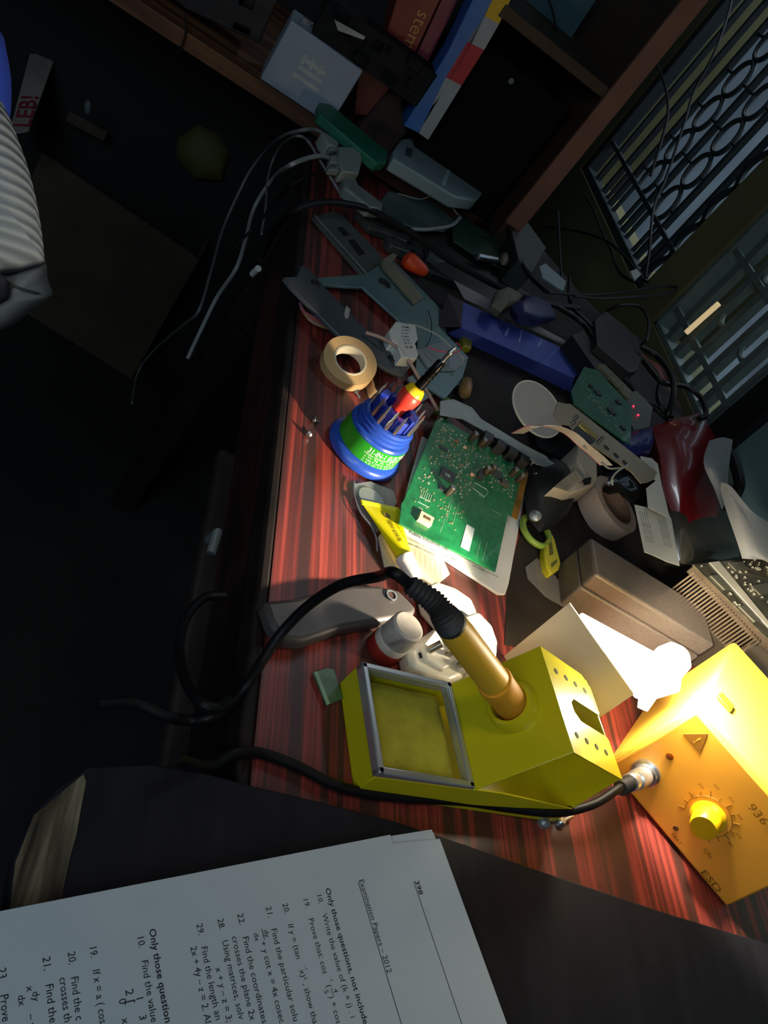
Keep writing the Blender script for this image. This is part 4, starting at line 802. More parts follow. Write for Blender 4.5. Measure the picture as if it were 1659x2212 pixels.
# cream comb plug, black lumps, green loop, yellow clip
t = thing('comb_connector', 'cream plastic connector with a finely ribbed end right of the sound card', 'connector', onZ(1240, 1020, 0))
b = slabZ([(1247, 958), (1290, 985), (1291, 1035), (1285, 1046), (1262, 1056), (1232, 1066), (1236, 1050), (1268, 1036), (1260, 1015), (1248, 995)], 0.040, 0.030); b.build('body', mat('comb_cream', '#b7ac98', 0.5, 0, 0.05, 20), t, bevel=0.0015)
b = slabZ([(1243, 1012), (1262, 1034), (1232, 1064), (1196, 1052)], 0.042, 0.02); b.build('ribbed_end', mat('comb_cream', '#b7ac98'), t, bevel=0.001)
for k in range(11):
    b = MB(); e = onZ(1198+4.2*k, 1051-3.4*k+0.5*k, 0.0425); g = onZ(1232+2.2*k, 1063-2.4*k, 0.0425); b.tube([e, e+(g-e)*0.8], 0.0004, 4); b.build('rib', mat('rib_dark', '#6c6456', 0.6), t)
b = slabZ([(1262, 1034), (1278, 1030), (1276, 1044), (1264, 1046)], 0.0425, 0.002); b.build('slot', M_BLK, t)
BL = [([(1150, 1008), (1190, 990), (1225, 1010), (1240, 1050), (1238, 1085), (1225, 1115), (1195, 1140), (1165, 1150), (1140, 1120), (1132, 1060)], 0.028, 'soft black lump between the sound card and the packing tape roll', 'pouch', 'black_pouch'),
      ([(1150, 905), (1215, 905), (1245, 960), (1245, 1000), (1200, 985), (1160, 965)], 0.02, 'dark plastic part behind the ribbon cable', 'plastic part', 'plastic_part')]
for k, (o_, z, lb, ct, nm) in enumerate(BL):
    b = MB(); b.pillow(zpoly(o_, z*0.5), (0, 0, 1), z*0.6, z*0.45, wob=0.0004, seed=k); b.build(nm, mat('lump_black', '#1b1b1c', 0.5, 0, 0.2, 30), label=lb, cat=ct)
b = MB(); b.lathe(onZ(1157, 1113, 0.034), facing(1157, 1113, 0.3, -0.6, 0.4), [(0.0055, -0.003), (0.006, 0), (0.004, 0.002), (0.0005, 0.003)], 20); b.build('grey_button', M_DSTEEL, label='small round grey button on the soft black lump', cat='button')
b = MB(); c = onZ(1155, 1150, 0.005); u1 = (onZ(1184, 1182, 0.005)-onZ(1124, 1120, 0.005))/2; u2 = (onZ(1168, 1128, 0.005)-onZ(1138, 1172, 0.005))/2
b.tube([c+u1*cos(t_)*0.86+u2*sin(t_)*0.8+Vector((0, 0, 0.002)) for t_ in [2*pi*i/36 for i in range(37)]], 0.0034, 10, False); b.build('green_loop', mat('loop_green', '#7d9a3c', 0.4, 0, 0.05, 20), label='pale green plastic loop beside the yellow clip', cat='loop')
b = slabZ([(1179, 1168), (1194, 1153), (1200, 1168), (1212, 1216), (1208, 1230), (1192, 1240), (1182, 1225), (1176, 1195)], 0.010, 0.009); yc = b.build('yellow_clip', mat('clip_yellow', '#b5ac20', 0.4, 0, 0.06, 20), bevel=0.0015, label='yellow plastic clip with two slots right of the white pack card', cat='clip')
for q in ([(1186, 1175), (1192, 1170), (1196, 1196), (1188, 1200)], [(1190, 1218), (1203, 1208), (1204, 1214), (1192, 1226)]):
    b = slabZ(q, 0.0104, 0.0003); b.build('slot', mat('slot_dark', '#5e5a12', 0.7), yc)
b = slabZ([(1160, 1205), (1200, 1245), (1235, 1290), (1225, 1315), (1180, 1290), (1140, 1250), (1135, 1225)], 0.0024, 0.0005); b.build('clear_wrapper', mat('wrapper', '#9a948c', 0.2, 0, 0.1, 10, alpha=0.35), label='crinkled clear plastic wrapper on the desk in front of the black box', cat='wrapper')
# ================================================================ blue box
t = thing('blue_box', 'long blue cardboard box with an open end and creased tape marks', 'box', onZ(1110, 750, 0))
zb = 0.026; BB = mat('box_blue', '#3d4c9e', 0.38, 0, 0.07, 18, coat=0.25)
a0, a1, a2, a3 = onZ(1000, 652, zb), onZ(1280, 782, zb), onZ(1241, 817, zb), onZ(996, 707, zb)
b = MB(); b.prism([a0, a1, a2, a3], (0, 0, -0.0012)); 
b.build('top_panel', BB, t)
b = MB(); b.prism([a3+Vector((0, 0, -0.001)), a2+Vector((0, 0, -0.001)), onZ(1233, 848, 0.002), onZ(963, 720, 0.002)], Vector((0.0008, 0.0008, 0))); b.build('front_side', BB, t)
b = MB(); b.prism([a0+Vector((0, 0, -0.001)), a1+Vector((0, 0, -0.001)), Vector((a1.x, a1.y, 0)), Vector((a0.x, a0.y, 0))], Vector((-0.0008, -0.0008, 0))); b.prism([a1, a2, Vector((a2.x, a2.y, 0)), Vector((a1.x, a1.y, 0))], Vector((-0.001, 0, 0))); b.build('back_sides', BB, t)
b = MB(); b.prism([a0, a3, a3+Vector((-0.022, 0.004, -0.016)), a0+Vector((-0.022, 0.004, -0.004))], (0, 0, 0.0008)); o = b.build('end_flap', mat('flap_brown', '#3a2f35', 0.7), t); o['label'] = 'dull brown open end flap'
b = MB(); b.prism([onZ(1003, 646, zb+.001), onZ(1283, 776, zb+.001), onZ(1280, 768, zb+.006), onZ(980, 606, zb+.006)], (0, 0, 0.0006)); o = b.build('lid_flap', mat('flap_grey', '#6b6468', 0.6), t); o['label'] = 'grey inside of the lid flap'
for q in ([(1090, 722), (1098, 705), (1101, 710), (1094, 726)], [(1120, 738), (1126, 712), (1128, 714), (1123, 740)], [(1160, 746), (1170, 735), (1171, 737), (1163, 748)]): b = MB(); b.prism(zpoly(q, zb+0.0004), (0, 0, -0.0003)); b.build('crease_mark', mat('crease', '#8d8fb8', 0.4), t)
# ================================================================ hinge plates, relay, small stuff behind the tape roll
STL = mat('hinge_teal', '#6f8a8c', 0.4, 0.45, 0.12, 22, 0.03)
t = thing('slotted_rail', 'long dull metal rail with slots lying on the back left of the desk', 'metal rail', onZ(770, 530, 0))
b = slabZ([(676, 468), (720, 455), (742, 466), (862, 592), (800, 598), (786, 596)], 0.006, 0.005); b.build('rail', mat('rail_dim', '#5f655f', 0.45, 0.4, 0.1, 30), t, bevel=0.0008)
for q in ([(728, 492), (740, 490), (756, 508), (744, 510)], [(752, 520), (764, 516), (790, 548), (776, 552)]):
    b = slabZ(q, 0.0064, 0.0003); b.build('slot', M_BLK, t)
b = MB(); b.tube(pz([(680, 466, 0.008), (793, 592, 0.008)]), 0.0012, 8); b.build('raised_edge', mat('rail_edge', '#8a8f88', 0.35, 0.5), t)
t = thing('hinge_plate', 'grey-blue metal hinge bracket spreading under the white relay', 'metal bracket', onZ(880, 700, 0))
b = slabZ([(685, 600), (790, 592), (835, 560), (850, 562), (955, 670), (966, 722), (1012, 772), (1000, 815), (962, 862), (925, 835), (898, 800), (902, 735), (860, 690), (785, 622), (700, 616)], 0.011, 0.003); b.build('plate', STL, t, bevel=0.0005)
b = slabZ([(898, 755), (960, 735), (1010, 775), (985, 800), (930, 800)], 0.014, 0.003); b.build('raised_step', mat('hinge_grey', '#8d979a', 0.35, 0.5, 0.1, 22), t, bevel=0.0006)
b = slabZ([(880, 815), (930, 790), (985, 815), (995, 830), (940, 850), (910, 870)], 0.006, 0.003); b.build('lower_tab', mat('hinge_grey', '#8d979a'), t, bevel=0.0006)
for (x, y, r) in ((831, 612, 0.0085), (958, 678, 0.004)):
    b = MB(); b.lathe(onZ(x, y, 0.0112), (0, 0, 1), [(r, 0), (r*0.95, 0.0012), (r*0.5, 0.0012), (r*0.4, 0.0004)], 24); b.build('stud', M_BLK if r > 0.005 else STL, t)
t = thing('metal_bar', 'dark grey metal arm with two black screws lying across the desk edge', 'metal arm', onZ(760, 690, 0))
b = slabZ([(612, 598), (640, 597), (650, 572), (668, 580), (694, 612), (800, 720), (893, 775), (872, 812), (835, 796), (745, 735), (668, 658), (630, 620)], 0.018, 0.005); b.build('arm', mat('arm_dark', '#4c5258', 0.42, 0.3, 0.1, 25), t, bevel=0.0012)
for (x, y) in ((681, 612), (847, 775)):
    b = MB(); b.lathe(onZ(x, y, 0.0182), (0, 0, 1), [(0.0050, 0), (0.0048, 0.0012), (0.0028, 0.0014), (0.002, 0.0006), (0.0005, 0.0006)], 24); b.build('screw', M_BLK, t)
b = slabZ([(748, 660), (757, 668), (752, 688), (745, 686), (744, 676)], 0.0186, 0.0004); b.build('slot', mat('slot_pale', '#a9a9a0', 0.6), t)
t = thing('relay', 'white relay block printed with small black type', 'relay', onZ(872, 735, 0))
b = slabZ([(840, 716), (855, 694), (898, 703), (903, 733), (897, 742), (904, 765), (900, 775), (868, 772), (858, 742), (848, 738)], 0.030, 0.017); b.build('case', M_WHITE, t, bevel=0.0008)
b = MB(); g0 = onZ(868, 705, 0.0303); gu = (onZ(893, 707, 0.0303)-g0).normalized(); gv = (onZ(868, 705, 0.0303)-onZ(874, 745, 0.0303)).normalized()
for tx, x, y, w, h in (('WDFMK', 868, 708, 0.0135, 0.005), ('WDC50J60105', 868, 714, 0.0135, 0.003), ('C1 6W', 867, 721, 0.0125, 0.0035), ('19 1000W', 868, 728, 0.0125, 0.0035), ('12.5A', 871, 735, 0.0115, 0.0035), ('14 T 1', 873, 743, 0.012, 0.005), ('1N  89', 876, 752, 0.012, 0.006)):
    writing(b, tx, framefn(onZ(x, y, 0.0303), gu, gv), width=w, height=h, bold=True)
b.build('print', M_INK, t)
WIRES = [('white wire looping past the tip of the red screwdriver', [(880, 700, .03), (905, 705, .03), (945, 724, .03), (975, 750, .03), (996, 768, .028), (1001, 782, .025), (990, 792, .020)], 0.0010, M_WCBL),
 ('thin pink wire around the tip of the screwdriver', [(925, 750, .02), (945, 757, .024), (975, 762, .030), (992, 758, .032), (995, 748, .03), (985, 740, .028)], 0.0008, mat('wire_pink', '#c9415e', 0.5)),
 ('pinkish flat cable running from the hinge arm behind the red screwdriver', [(790, 718, .022), (825, 730, .026), (855, 748, .028), (880, 775, .028), (900, 808, .024), (925, 850, .016), (946, 888, .010)], 0.0019, mat('wire_rose', '#a88c82', 0.5)),
 ('thin black wire arching over the teal plate', [(925, 670, .013), (932, 700, .016), (930, 730, .016), (920, 750, .014)], 0.0005, M_CBL),
 ('dull white cable lying on the dark boards at the back', [(890, 496, .03), (930, 495, .03), (975, 487, .03), (994, 470, .03)], 0.0026, M_WCBL),
 ('thin pale wire curving round the grey sheet at the back', [(860, 418, .03), (905, 430, .035), (935, 424, .035), (965, 435, .035), (990, 465, .03)], 0.0007, M_WCBL)]
for lb, p_, r, m_ in WIRES:
    b = MB(); b.tube(smooth(pz(p_), 8), r, 8); b.build('wire', m_, label=lb, cat='wire')
t = thing('pink_wires', 'bundle of pink and orange wires poking over the desk edge under the hinge arm', 'wires', onZ(690, 685, 0))
for k, (m_, dx) in enumerate(((mat('wire_rose2', '#b06a86', 0.5), 0), (mat('wire_orange', '#c8683c', 0.5), 5), (mat('wire_rose2', '#b06a86'), 9), (mat('wire_tan', '#a88a5c', 0.5), 13))):
    b = MB(); b.tube(smooth(pz([(648+dx*.3, 655+dx*.5, .006), (655+dx*.4, 672+dx*.7, .008), (680, 686+dx, .008), (720, 700+dx, .007), (770, 712+dx, .006)]), 6), 0.0014, 8); b.build('wire', m_, t)
b = slabZ([(700, 672), (745, 690), (850, 760), (870, 800), (850, 810), (760, 740), (700, 705)], 0.004, 0.0036); b.build('dark_strip', mat('strip_dark', '#2c1c1c', 0.6, 0, 0.3, 30), label='dark strip lying under the hinge arm behind the tape roll', cat='strip', bevel=0.001)
b = slabZ([(826, 560), (850, 545), (858, 552), (848, 566), (915, 640), (900, 652), (832, 575)], 0.018, 0.006); b.build('wood_sliver', mat('sliver', '#74705a', 0.6, 0, 0.2, 40), label='pale olive wooden sliver beside the orange plug', cat='sliver', bevel=0.001)
c = onZ(896, 572, 0.012); b = MB(); dd = (onZ(935, 600, 0.010)-onZ(872, 555, 0.014)).normalized(); b.lathe(onZ(872, 555, 0.013), dd, [(0.002, 0), (0.009, 0.003), (0.0115, 0.009), (0.0105, 0.020), (0.008, 0.032), (0.005, 0.038), (0.001, 0.040)], 28); b.build('orange_cap', mat('orange_soft', '#c8401a', 0.5, 0, 0.06, 20), label='orange rounded plastic cap at the back of the desk', cat='cap')
b = MB(); c = onZ(1002, 855, 0.010); dd = (onZ(1012, 810, 0.012)-c); b.lathe(c, dd, [(0.004, 0), (0.007, 0.004), (0.0075, 0.02), (0.006, 0.032), (0.003, 0.036)], 20); b.build('wooden_peg', mat('handle_tan', '#8a6a3c', 0.5), label='short tan handle lying behind the sound card bracket', cat='handle')
b = slabZ([(945, 880), (965, 855), (990, 870), (975, 895)], 0.012, 0.01); b.build('green_stub', mat('stub_green', '#5b6a1c', 0.5), label='small olive-green plastic piece left of the sound card bracket', cat='plastic piece', bevel=0.002)
b = slabZ([(1000, 722), (1022, 730), (1020, 752), (1002, 748)], 0.012, 0.010); b.build('yellow_piece', mat('piece_yellow', '#7f7a18', 0.5), label='small yellow plastic piece under the end of the blue box', cat='plastic piece', bevel=0.002)
# dark boards and clutter at the back of the desk
def clut(name, label, cat, pix, z, th, col, rough=0.5, metal=0.0, var=0.3, scale=60, bevel=0.001):
    return slabZ(pix, z, th).build(name, mat('k'+col, col, rough, metal, var, scale), label=label, cat=cat, bevel=bevel)
clut('grey_sheet', 'grey-green plastic sheet lying at the back under the pale wire', 'sheet', [(815, 440), (840, 412), (900, 425), (940, 440), (985, 480), (960, 500), (890, 490), (830, 470)], 0.026, 0.003, '#3c4a48', 0.3)
clut('motherboard', 'dark green circuit board lying behind the blue box', 'circuit board', [(975, 470), (1050, 450), (1120, 480), (1170, 560), (1110, 590), (1040, 560), (980, 520)], 0.022, 0.003, '#1c3a2c', 0.4, 0, 0.6, 150)
clut('flat_case', 'dark flat panel at the back between the motherboard and the orange cap', 'panel', [(880, 500), (960, 505), (1080, 590), (1150, 640), (1120, 680), (1000, 615), (935, 590), (900, 560)], 0.012, 0.010, '#191b1c')
clut('ribbed_connector', 'long grey connector lying on the desk under the thick black cable', 'connector', [(772, 455), (792, 458), (890, 508), (880, 522), (800, 490)], 0.012, 0.010, '#4a4f4c', 0.4, 0.3, 0.3, 90)
clut('metal_connector', 'short metal connector beside the long grey connector', 'connector', [(835, 512), (850, 508), (895, 535), (885, 545), (845, 530)], 0.014, 0.012, '#545a5a', 0.35, 0.5)
clut('grey_block', 'small grey plastic block in front of the dark panel', 'block', [(925, 528), (945, 540), (975, 562), (950, 566), (928, 552)], 0.020, 0.010, '#3c4444', 0.5)
clut('white_label', 'pale plastic tag lying among the black cables behind the blue box', 'tag', [(1165, 575), (1178, 568), (1224, 608), (1218, 628), (1206, 622), (1172, 598)], 0.060, 0.004, '#6c7a7e', 0.5, 0, 0.1)
b = MB(); c = onZ(1030, 553, 0.028); dd = onZ(1072, 562, 0.028)-c; b.lathe(c, dd, [(0.003, 0), (0.0052, 0.001), (0.0052, dd.length-0.001), (0.003, dd.length)], 20); b.build('crystal_can', M_STEEL, label='shiny metal can on the dark boards behind the blue box', cat='component')
for n_, (x, y) in enumerate(((1090, 560), (1110, 563))):
    b = MB(); b.pillow([onZ(x+10*cos(a_), y+14*sin(a_), 0.03) for a_ in [2*pi*i/14 for i in range(14)]], (0, 0, 1), 0.006, 0.006); b.build('component_blob', mat('knob_tan', '#5c5148', 0.6), label=['left of two dull tan blobs beside the shiny metal can', 'right of two dull tan blobs beside the shiny metal can'][n_], cat='component')
b = MB(); b.pillow(zpoly([(1062, 660), (1070, 630), (1095, 622), (1130, 640), (1118, 655), (1095, 660), (1082, 675)], 0.05), (0, 0, 1), 0.008, 0.02, wob=0.001); b.build('cream_cloth', mat('cloth_cream', '#5c5a4c', 0.8, 0, 0.2, 30), label='dull cream crumpled scrap behind the long blue box', cat='scrap')
b = MB(); b.pillow(zpoly([(1105, 660), (1140, 640), (1185, 660), (1200, 690), (1160, 695), (1120, 685)], 0.05), (0, 0, 1), 0.012, 0.02, wob=0.001); b.build('blue_coil', mat('coil_blue', '#191d4a', 0.5, 0, 0.4, 60), label='dark blue bundle behind the middle of the blue box', cat='bundle')
clut('power_brick', 'black power adapter block below the far window', 'power adapter', [(1285, 690), (1310, 672), (1345, 700), (1392, 742), (1378, 800), (1360, 805), (1290, 745)], 0.062, 0.045, '#141618', 0.45, 0, 0.1)
clut('power_brick', 'black flat adapter beside the end of the blue box', 'power adapter', [(1235, 724), (1262, 713), (1325, 800), (1318, 825), (1290, 802)], 0.050, 0.035, '#17191b', 0.45, 0, 0.1)
clut('dark_carton_piece', 'dark carton corner standing at the foot of the rack panel', 'carton', [(1105, 500), (1140, 480), (1180, 535), (1150, 590), (1120, 560)], 0.05, 0.045, '#16211e', 0.6)
# white socket strip on the shelf end and the monitor plugs
t = thing('socket_strip', 'long white plastic block lying at the foot of the cartons', 'plastic block', onZ(950, 370, 0.0))
b = slabZ([(868, 300), (884, 296), (1052, 396), (1048, 412), (1030, 432), (985, 425), (850, 342), (852, 322)], 0.055, 0.020); b.build('body', mat('strip_white', '#7f9092', 0.45, 0, 0.05, 15), t, bevel=0.003)
b = slabZ([(972, 352), (978, 356), (962, 400), (954, 396)], 0.0556, 0.0008); b.build('seam', mat('seam_pale', '#aebfc0', 0.4), t)
b = slabZ([(878, 318), (892, 322), (888, 340), (876, 334)], 0.0556, 0.0008); b.build('mark', mat('mark_dark', '#39444a', 0.5), t)
b = MB(); b.tube(smooth([onZ(955, 345, 0.05), onZ(975, 330, 0.062), onZ(1000, 322, 0.068), onZ(1035, 320, 0.072), onZ(1062, 309, 0.078)], 8), 0.0032, 10); b.build('cord', mat('strip_cord', '#8c8f88', 0.5), t)
GW = mat('vga_grey', '#8b9088', 0.5, 0, 0.05, 20)
t = thing('monitor_plug', 'pale grey monitor plug with two thumb screws hanging over the desk back', 'plug', onZ(755, 345, 0))
b = slabZ([(732, 316), (778, 318), (783, 345), (776, 374), (740, 370), (734, 345)], 0.045, 0.018); b.build('hood', GW, t, bevel=0.002)
b = slabZ([(716, 334), (735, 335), (735, 352), (714, 350)], 0.042, 0.012); b.build('neck', GW, t, bevel=0.002)
for q in ([(712, 316), (735, 318), (735, 326), (712, 324)], [(712, 360), (734, 362), (734, 369), (710, 366)]):
    b = slabZ(q, 0.041, 0.008); b.build('thumb_screw', GW, t, bevel=0.001)
b = slabZ([(695, 282), (708, 288), (735, 308), (730, 318), (712, 312), (700, 296)], 0.04, 0.02); b.build('monitor_plug', GW, bevel=0.003, label='second pale plug just above the one with thumb screws', cat='plug')
b = slabZ([(742, 376), (766, 378), (775, 398), (830, 440), (826, 452), (800, 448), (745, 402)], 0.035, 0.016); b.build('grey_plug', mat('plug_dim', '#727874', 0.5), bevel=0.003, label='long grey plug pointing towards the dark boards', cat='plug')
def cable(label, p_, r, m_): b = MB(); b.tube(smooth(p_, 8), r, 8); return b.build('cable', m_, label=label, cat='cable')
XE = 0.165
cable('thick pale cable from the thumb-screw plug hanging over the desk edge', pz([(716, 343, .036), (690, 337, .036), (660, 343, .034), (625, 358, .03)]) + [onX(595, 380, XE), onX(565, 420, XE), onX(545, 460, XE), onX(530, 520, XE), onX(510, 580, XE), onX(470, 640, XE), onX(440, 700, XE), onX(405, 775, XE)], 0.0028, M_WCBL)
cable('pale cable from the upper plug, leftmost of the hanging cables', pz([(700, 290, .036), (680, 280, .036), (650, 282, .034)]) + [onX(610, 295, 0.15), onX(575, 325, XE), onX(540, 370, XE), onX(505, 440, XE), onX(480, 500, XE), onX(455, 590, XE), onX(430, 670, XE), onX(400, 700, XE), onX(340, 750, XE), onX(300, 800, XE), onX(285, 870, XE)], 0.0024, mat('cable_dim', '#6e7272', 0.5))
cable('thinner grey cable crossing between the two pale ones', pz([(752, 432, .01), (742, 428, .02), (715, 385, .03), (690, 345, .03), (665, 305, .032), (640, 294, .034)]) + [onX(610, 312, 0.16), onX(590, 345, XE), onX(578, 390, XE), onX(574, 450, XE), onX(565, 505, XE)], 0.0018, mat('cable_dim', '#6e7272'))
b = MB(); c = onX(546, 592, XE); dd = onX(556, 582, XE)-c; b.tube([c, c+dd*1.2], 0.004, 10); b.build('cable_end', M_WHITE, label='tiny white plug end hanging below the desk edge', cat='plug')
for n_, (p_, r) in enumerate((
  ([onX(560, 560, 0.16), onX(590, 500, 0.175)] + pz([(625, 462, .02), (660, 443, .03), (720, 437, .03), (790, 450, .03), (840, 475, .03), (900, 510, .03), (960, 555, .03), (1020, 590, .032), (1090, 625, .04), (1180, 655, .05), (1250, 665, .05)]), 0.0042),
  (pz([(700, 370, .03), (670, 380, .02), (630, 400, .01)]) + [onX(590, 440, .165), onX(560, 480, .15), onX(500, 540, .13)], 0.0016),
  (pz([(1072, 428, .04), (1085, 460, .04), (1110, 530, .045), (1140, 590, .05), (1180, 630, .06)]), 0.0032),
  (pz([(1185, 632, .06), (1260, 637, .06), (1340, 632, .065), (1420, 620, .08), (1462, 620, .085), (1440, 634, .08), (1380, 640, .07), (1300, 645, .06), (1240, 640, .06)]), 0.0022),
  ([onX(1262, 420, .85), onX(1280, 450, .84), onX(1300, 500, .83), onX(1320, 540, .83), onX(1340, 590, .82), onX(1385, 615, .82)], 0.003),
  ([onX(1180, 490, .80), onX(1250, 500, .80), onX(1310, 520, .82), onX(1350, 555, .82), onX(1385, 600, .83), onX(1400, 610, .83)], 0.0028),
  ([onX(1585, -20, .86), onX(1570, 40, .86), onX(1540, 120, .86), onX(1500, 195, .86), onX(1480, 260, .86), onX(1440, 380, .86), onX(1412, 450, .85), onX(1403, 540, .84), onX(1395, 600, .83)], 0.0028),
  ([onX(1412, 125, .86), onX(1435, 180, .86), onX(1443, 240, .86), onX(1430, 300, .86), onX(1405, 380, .86)], 0.003),
  (pz([(1310, 672, .05), (1340, 660, .07), (1380, 662, .08), (1400, 690, .085), (1398, 730, .08), (1385, 745, .07)]), 0.0024),
  (pz([(1385, 750, .07), (1420, 770, .075), (1450, 810, .08), (1455, 850, .075), (1445, 890, .06), (1440, 905, .05)]), 0.0042),
  (pz([(1390, 780, .06), (1430, 825, .065), (1480, 835, .07), (1515, 860, .075), (1525, 895, .075), (1510, 905, .07)]), 0.004),
  (pz([(1425, 830, .06), (1422, 860, .06), (1435, 890, .055), (1450, 900, .05)]), 0.0038),
  (pz([(1365, 855, .05), (1400, 870, .05), (1430, 895, .05), (1445, 910, .05)]), 0.0036),
  ([onX(1566, 965, .885), onX(1580, 985, .88), onX(1592, 1020, .88), onX(1597, 1050, .88), onX(1588, 1072, .88)], 0.0075),
  (pz([(1200, 660, .05), (1260, 700, .05), (1300, 760, .055), (1360, 830, .05), (1400, 900, .045)]), 0.004),
  (pz([(1230, 600, .05), (1235, 660, .05), (1290, 720, .055), (1330, 800, .05)]), 0.003),
  ([onZ(1205, 455, .06), onZ(1208, 520, .06), onZ(1212, 590, .055), onZ(1215, 620, .05)], 0.002))):
    lb = ['thick black cable crossing the back of the desk', 'thin black cable leaving the monitor plug', 'black cable climbing in front of the rack panel', 'black cable doubled in a flat loop below the far window', 'black cable rising along the left frame of the far window', 'black cable slanting down to the far window corner',
          'long black cable hanging down across the grille of the far window', 'short black cable dropping beside the long one over the grille', 'thin black cable arching over the power adapter', 'black cable bowing down beside the near window', 'black cable sweeping right towards the near window frame',
          'black cable dropping between the two bowed ones', 'black cable running behind the two red lights', 'thick black cable behind the crumpled tissue on the wall', 'black cable lying along the back of the blue box', 'black cable curving behind the pale tag', 'straight dark cable beside the foot of the rack'][n_]
    cable(lb, p_, r, M_CBL)
b = MB(); b.tube([Vector((0.895, 1.279, 0.062)), Vector((0.895, 1.277, 0.095)), Vector((0.895, 1.274, 0.132))], 0.0048, 12); b.build('warm_glow_tube', mat('tube_glow', '#ffe9c0', 0.5, emit='#ffdca0', es=0.45), label='short glowing cream tube standing in for warm light at the near window grille', cat='lamp')  # emissive tube standing in for a streak of warm light at the grille
clut('wall_tag', 'small whitish tag at the bottom of the far window', 'tag', [(1362, 585), (1375, 580), (1386, 592), (1372, 606)], 0.09, 0.003, '#8f9490', 0.6, 0, 0.1)
# black curved cable loops in front of the desk
cable('glossy black cable hanging in a big loop before the desk front', [onX(488, 1286, .178), onX(445, 1290, .165), onX(410, 1320, .155), onX(390, 1370, .15), onX(390, 1430, .15), onX(405, 1480, .15), onX(435, 1520, .155), onX(470, 1530, .165), onX(500, 1510, .172)], 0.0034, M_CBL)
b = MB(); b.tube([onX(452, 1165, .17), onX(470, 1150, .17), onX(455, 1195, .17)], 0.004, 8); b.build('clip', M_DSTEEL, label='dim metal clip on the rail under the desk', cat='clip')
# ================================================================ open book in the foreground
zp_ = 0.030; th_ = radians(-68.5); PU = Vector((cos(th_), sin(th_), 0)); PV = Vector((-sin(th_), cos(th_), 0))   # PU runs along the print, PV towards the head of the page
t = thing('book', 'open examination book with the printed page 398 facing up', 'book', onZ(600, 2120, 0.012))
tl = onZ(950, 1812, zp_); nt_ = onZ(848, 1822, zp_); n2 = onZ(843, 1803, zp_)
def B(x, y, z=0.0): return tl + PU*x + PV*y + Vector((0, 0, z))
def loc2(px, py): v = onZ(px, py, zp_) - tl; return v.dot(PU), v.dot(PV)
xa, ya = loc2(848, 1822); xb, yb = loc2(843, 1803); xc, yc_ = loc2(0, 1968)
page = [B(0, 0), B(xa, ya), B(xb, yb), B(xc*1.15 - xb*0.15, yc_ - 0.03), B(0.19, yc_ - 0.03), B(0.19, 0)]
b = MB(); b.prism(page, (0, 0, -0.0004)); pgo = b.build('top_page', mat('page_white', '#cdd3d4', 0.85, 0, 0.02, 40), t)
for k, (ox, oy, dz) in enumerate(((-0.0065, -0.0025, -0.0012), (-0.0050, -0.0010, -0.0022), (-0.0035, -0.0012, -0.003))):
    b = MB(); b.prism([B(ox, oy, dz), B(ox, ya-0.004, dz), B(xb+0.0015*k, ya-0.006, dz), B(0.0, yc_-0.02, dz), B(0.18, yc_-0.02, dz), B(0.18, oy, dz)], (0, 0, -0.0004)); b.build('page_below', mat('page_white', '#cdd3d4'), t)
b = MB(); b.prism([B(0.0005, -0.002, -0.0036), B(0.001, yc_-0.02, -0.0036), B(0.18, yc_-0.02, -0.0036), B(0.18, -0.002, -0.0036)], (0, 0, -(zp_-0.0125-0.0036))); b.build('page_block', mat('page_edges', '#b9bcb8', 0.9), t)
b = MB()
def W2(px, py, txt, ex=None, ey=None, h=None, bold=False, dy=0.0):
    x, y = loc2(px, py); o = B(x, y + dy - 0.0012, 0.00012); w = None
    if ex: x2, y2 = loc2(ex, ey); w = x2 - x
    writing(b, txt, framefn(o, PU, PV), width=w, height=h, bold=bold)
HB = 0.0045
LINES = [(899, 1903, '398', 916, 1931, .0045, True), (779, 1901, 'Examination Papers – 2012', 846, 2100, .0048, False),
 (706, 1919, 'Only those questions, not include', 795, 2210, .0046, True), (688, 1934, '10.    Write the value of (k × j) . i', 768, 2196, .0046, False),
 (659, 1943, '19.    Prove that: cos    (   ) + cos', 732, 2210, .0046, False), (614, 1952, '20.    If y = (tan    x)² , show tha', 685, 2210, .0046, False),
 (578, 1959, '21.    Find the particular solu', 634, 2207, .0046, False), (567, 2034, '+ y cot x = 4x cosec', 606, 2210, .0046, False),
 (517, 1974, '22.    Find the coordinates', 575, 2209, .0046, False), (505, 2023, 'crosses the plane 2x', 553, 2202, .0046, False),
 (474, 1985, '28.    Using matrices, solv', 521, 2202, .0046, False), (470, 2090, 'x + y – z = 3;', 499, 2206, .0046, False),
 (429, 1996, '29.    Find the length an', 474, 2202, .0046, False), (416, 2045, '2x + 4y – z = 2. Al', 450, 2209, .0046, False),
 (327, 2007, 'Only those question', 369, 2207, .0046, True), (302, 2025, '10.    Find the value', 340, 2206, .0046, False),
 (199, 2047, '19.    If x = a ( cos', 235, 2207, .0046, False), (152, 2057, '20.    Find the c', 177, 2202, .0046, False),
 (134, 2112, 'crosses th', 152, 2206, .0046, False), (98, 2068, '21.    Find the', 123, 2207, .0046, False), (2, 2092, '23.    Prove', 14, 2206, .0046, False)]
for (px, py, tx, ex, ey, h, bo) in LINES: W2(px, py, tx, ex, ey, h, bo)
x, y = loc2(726, 2112)
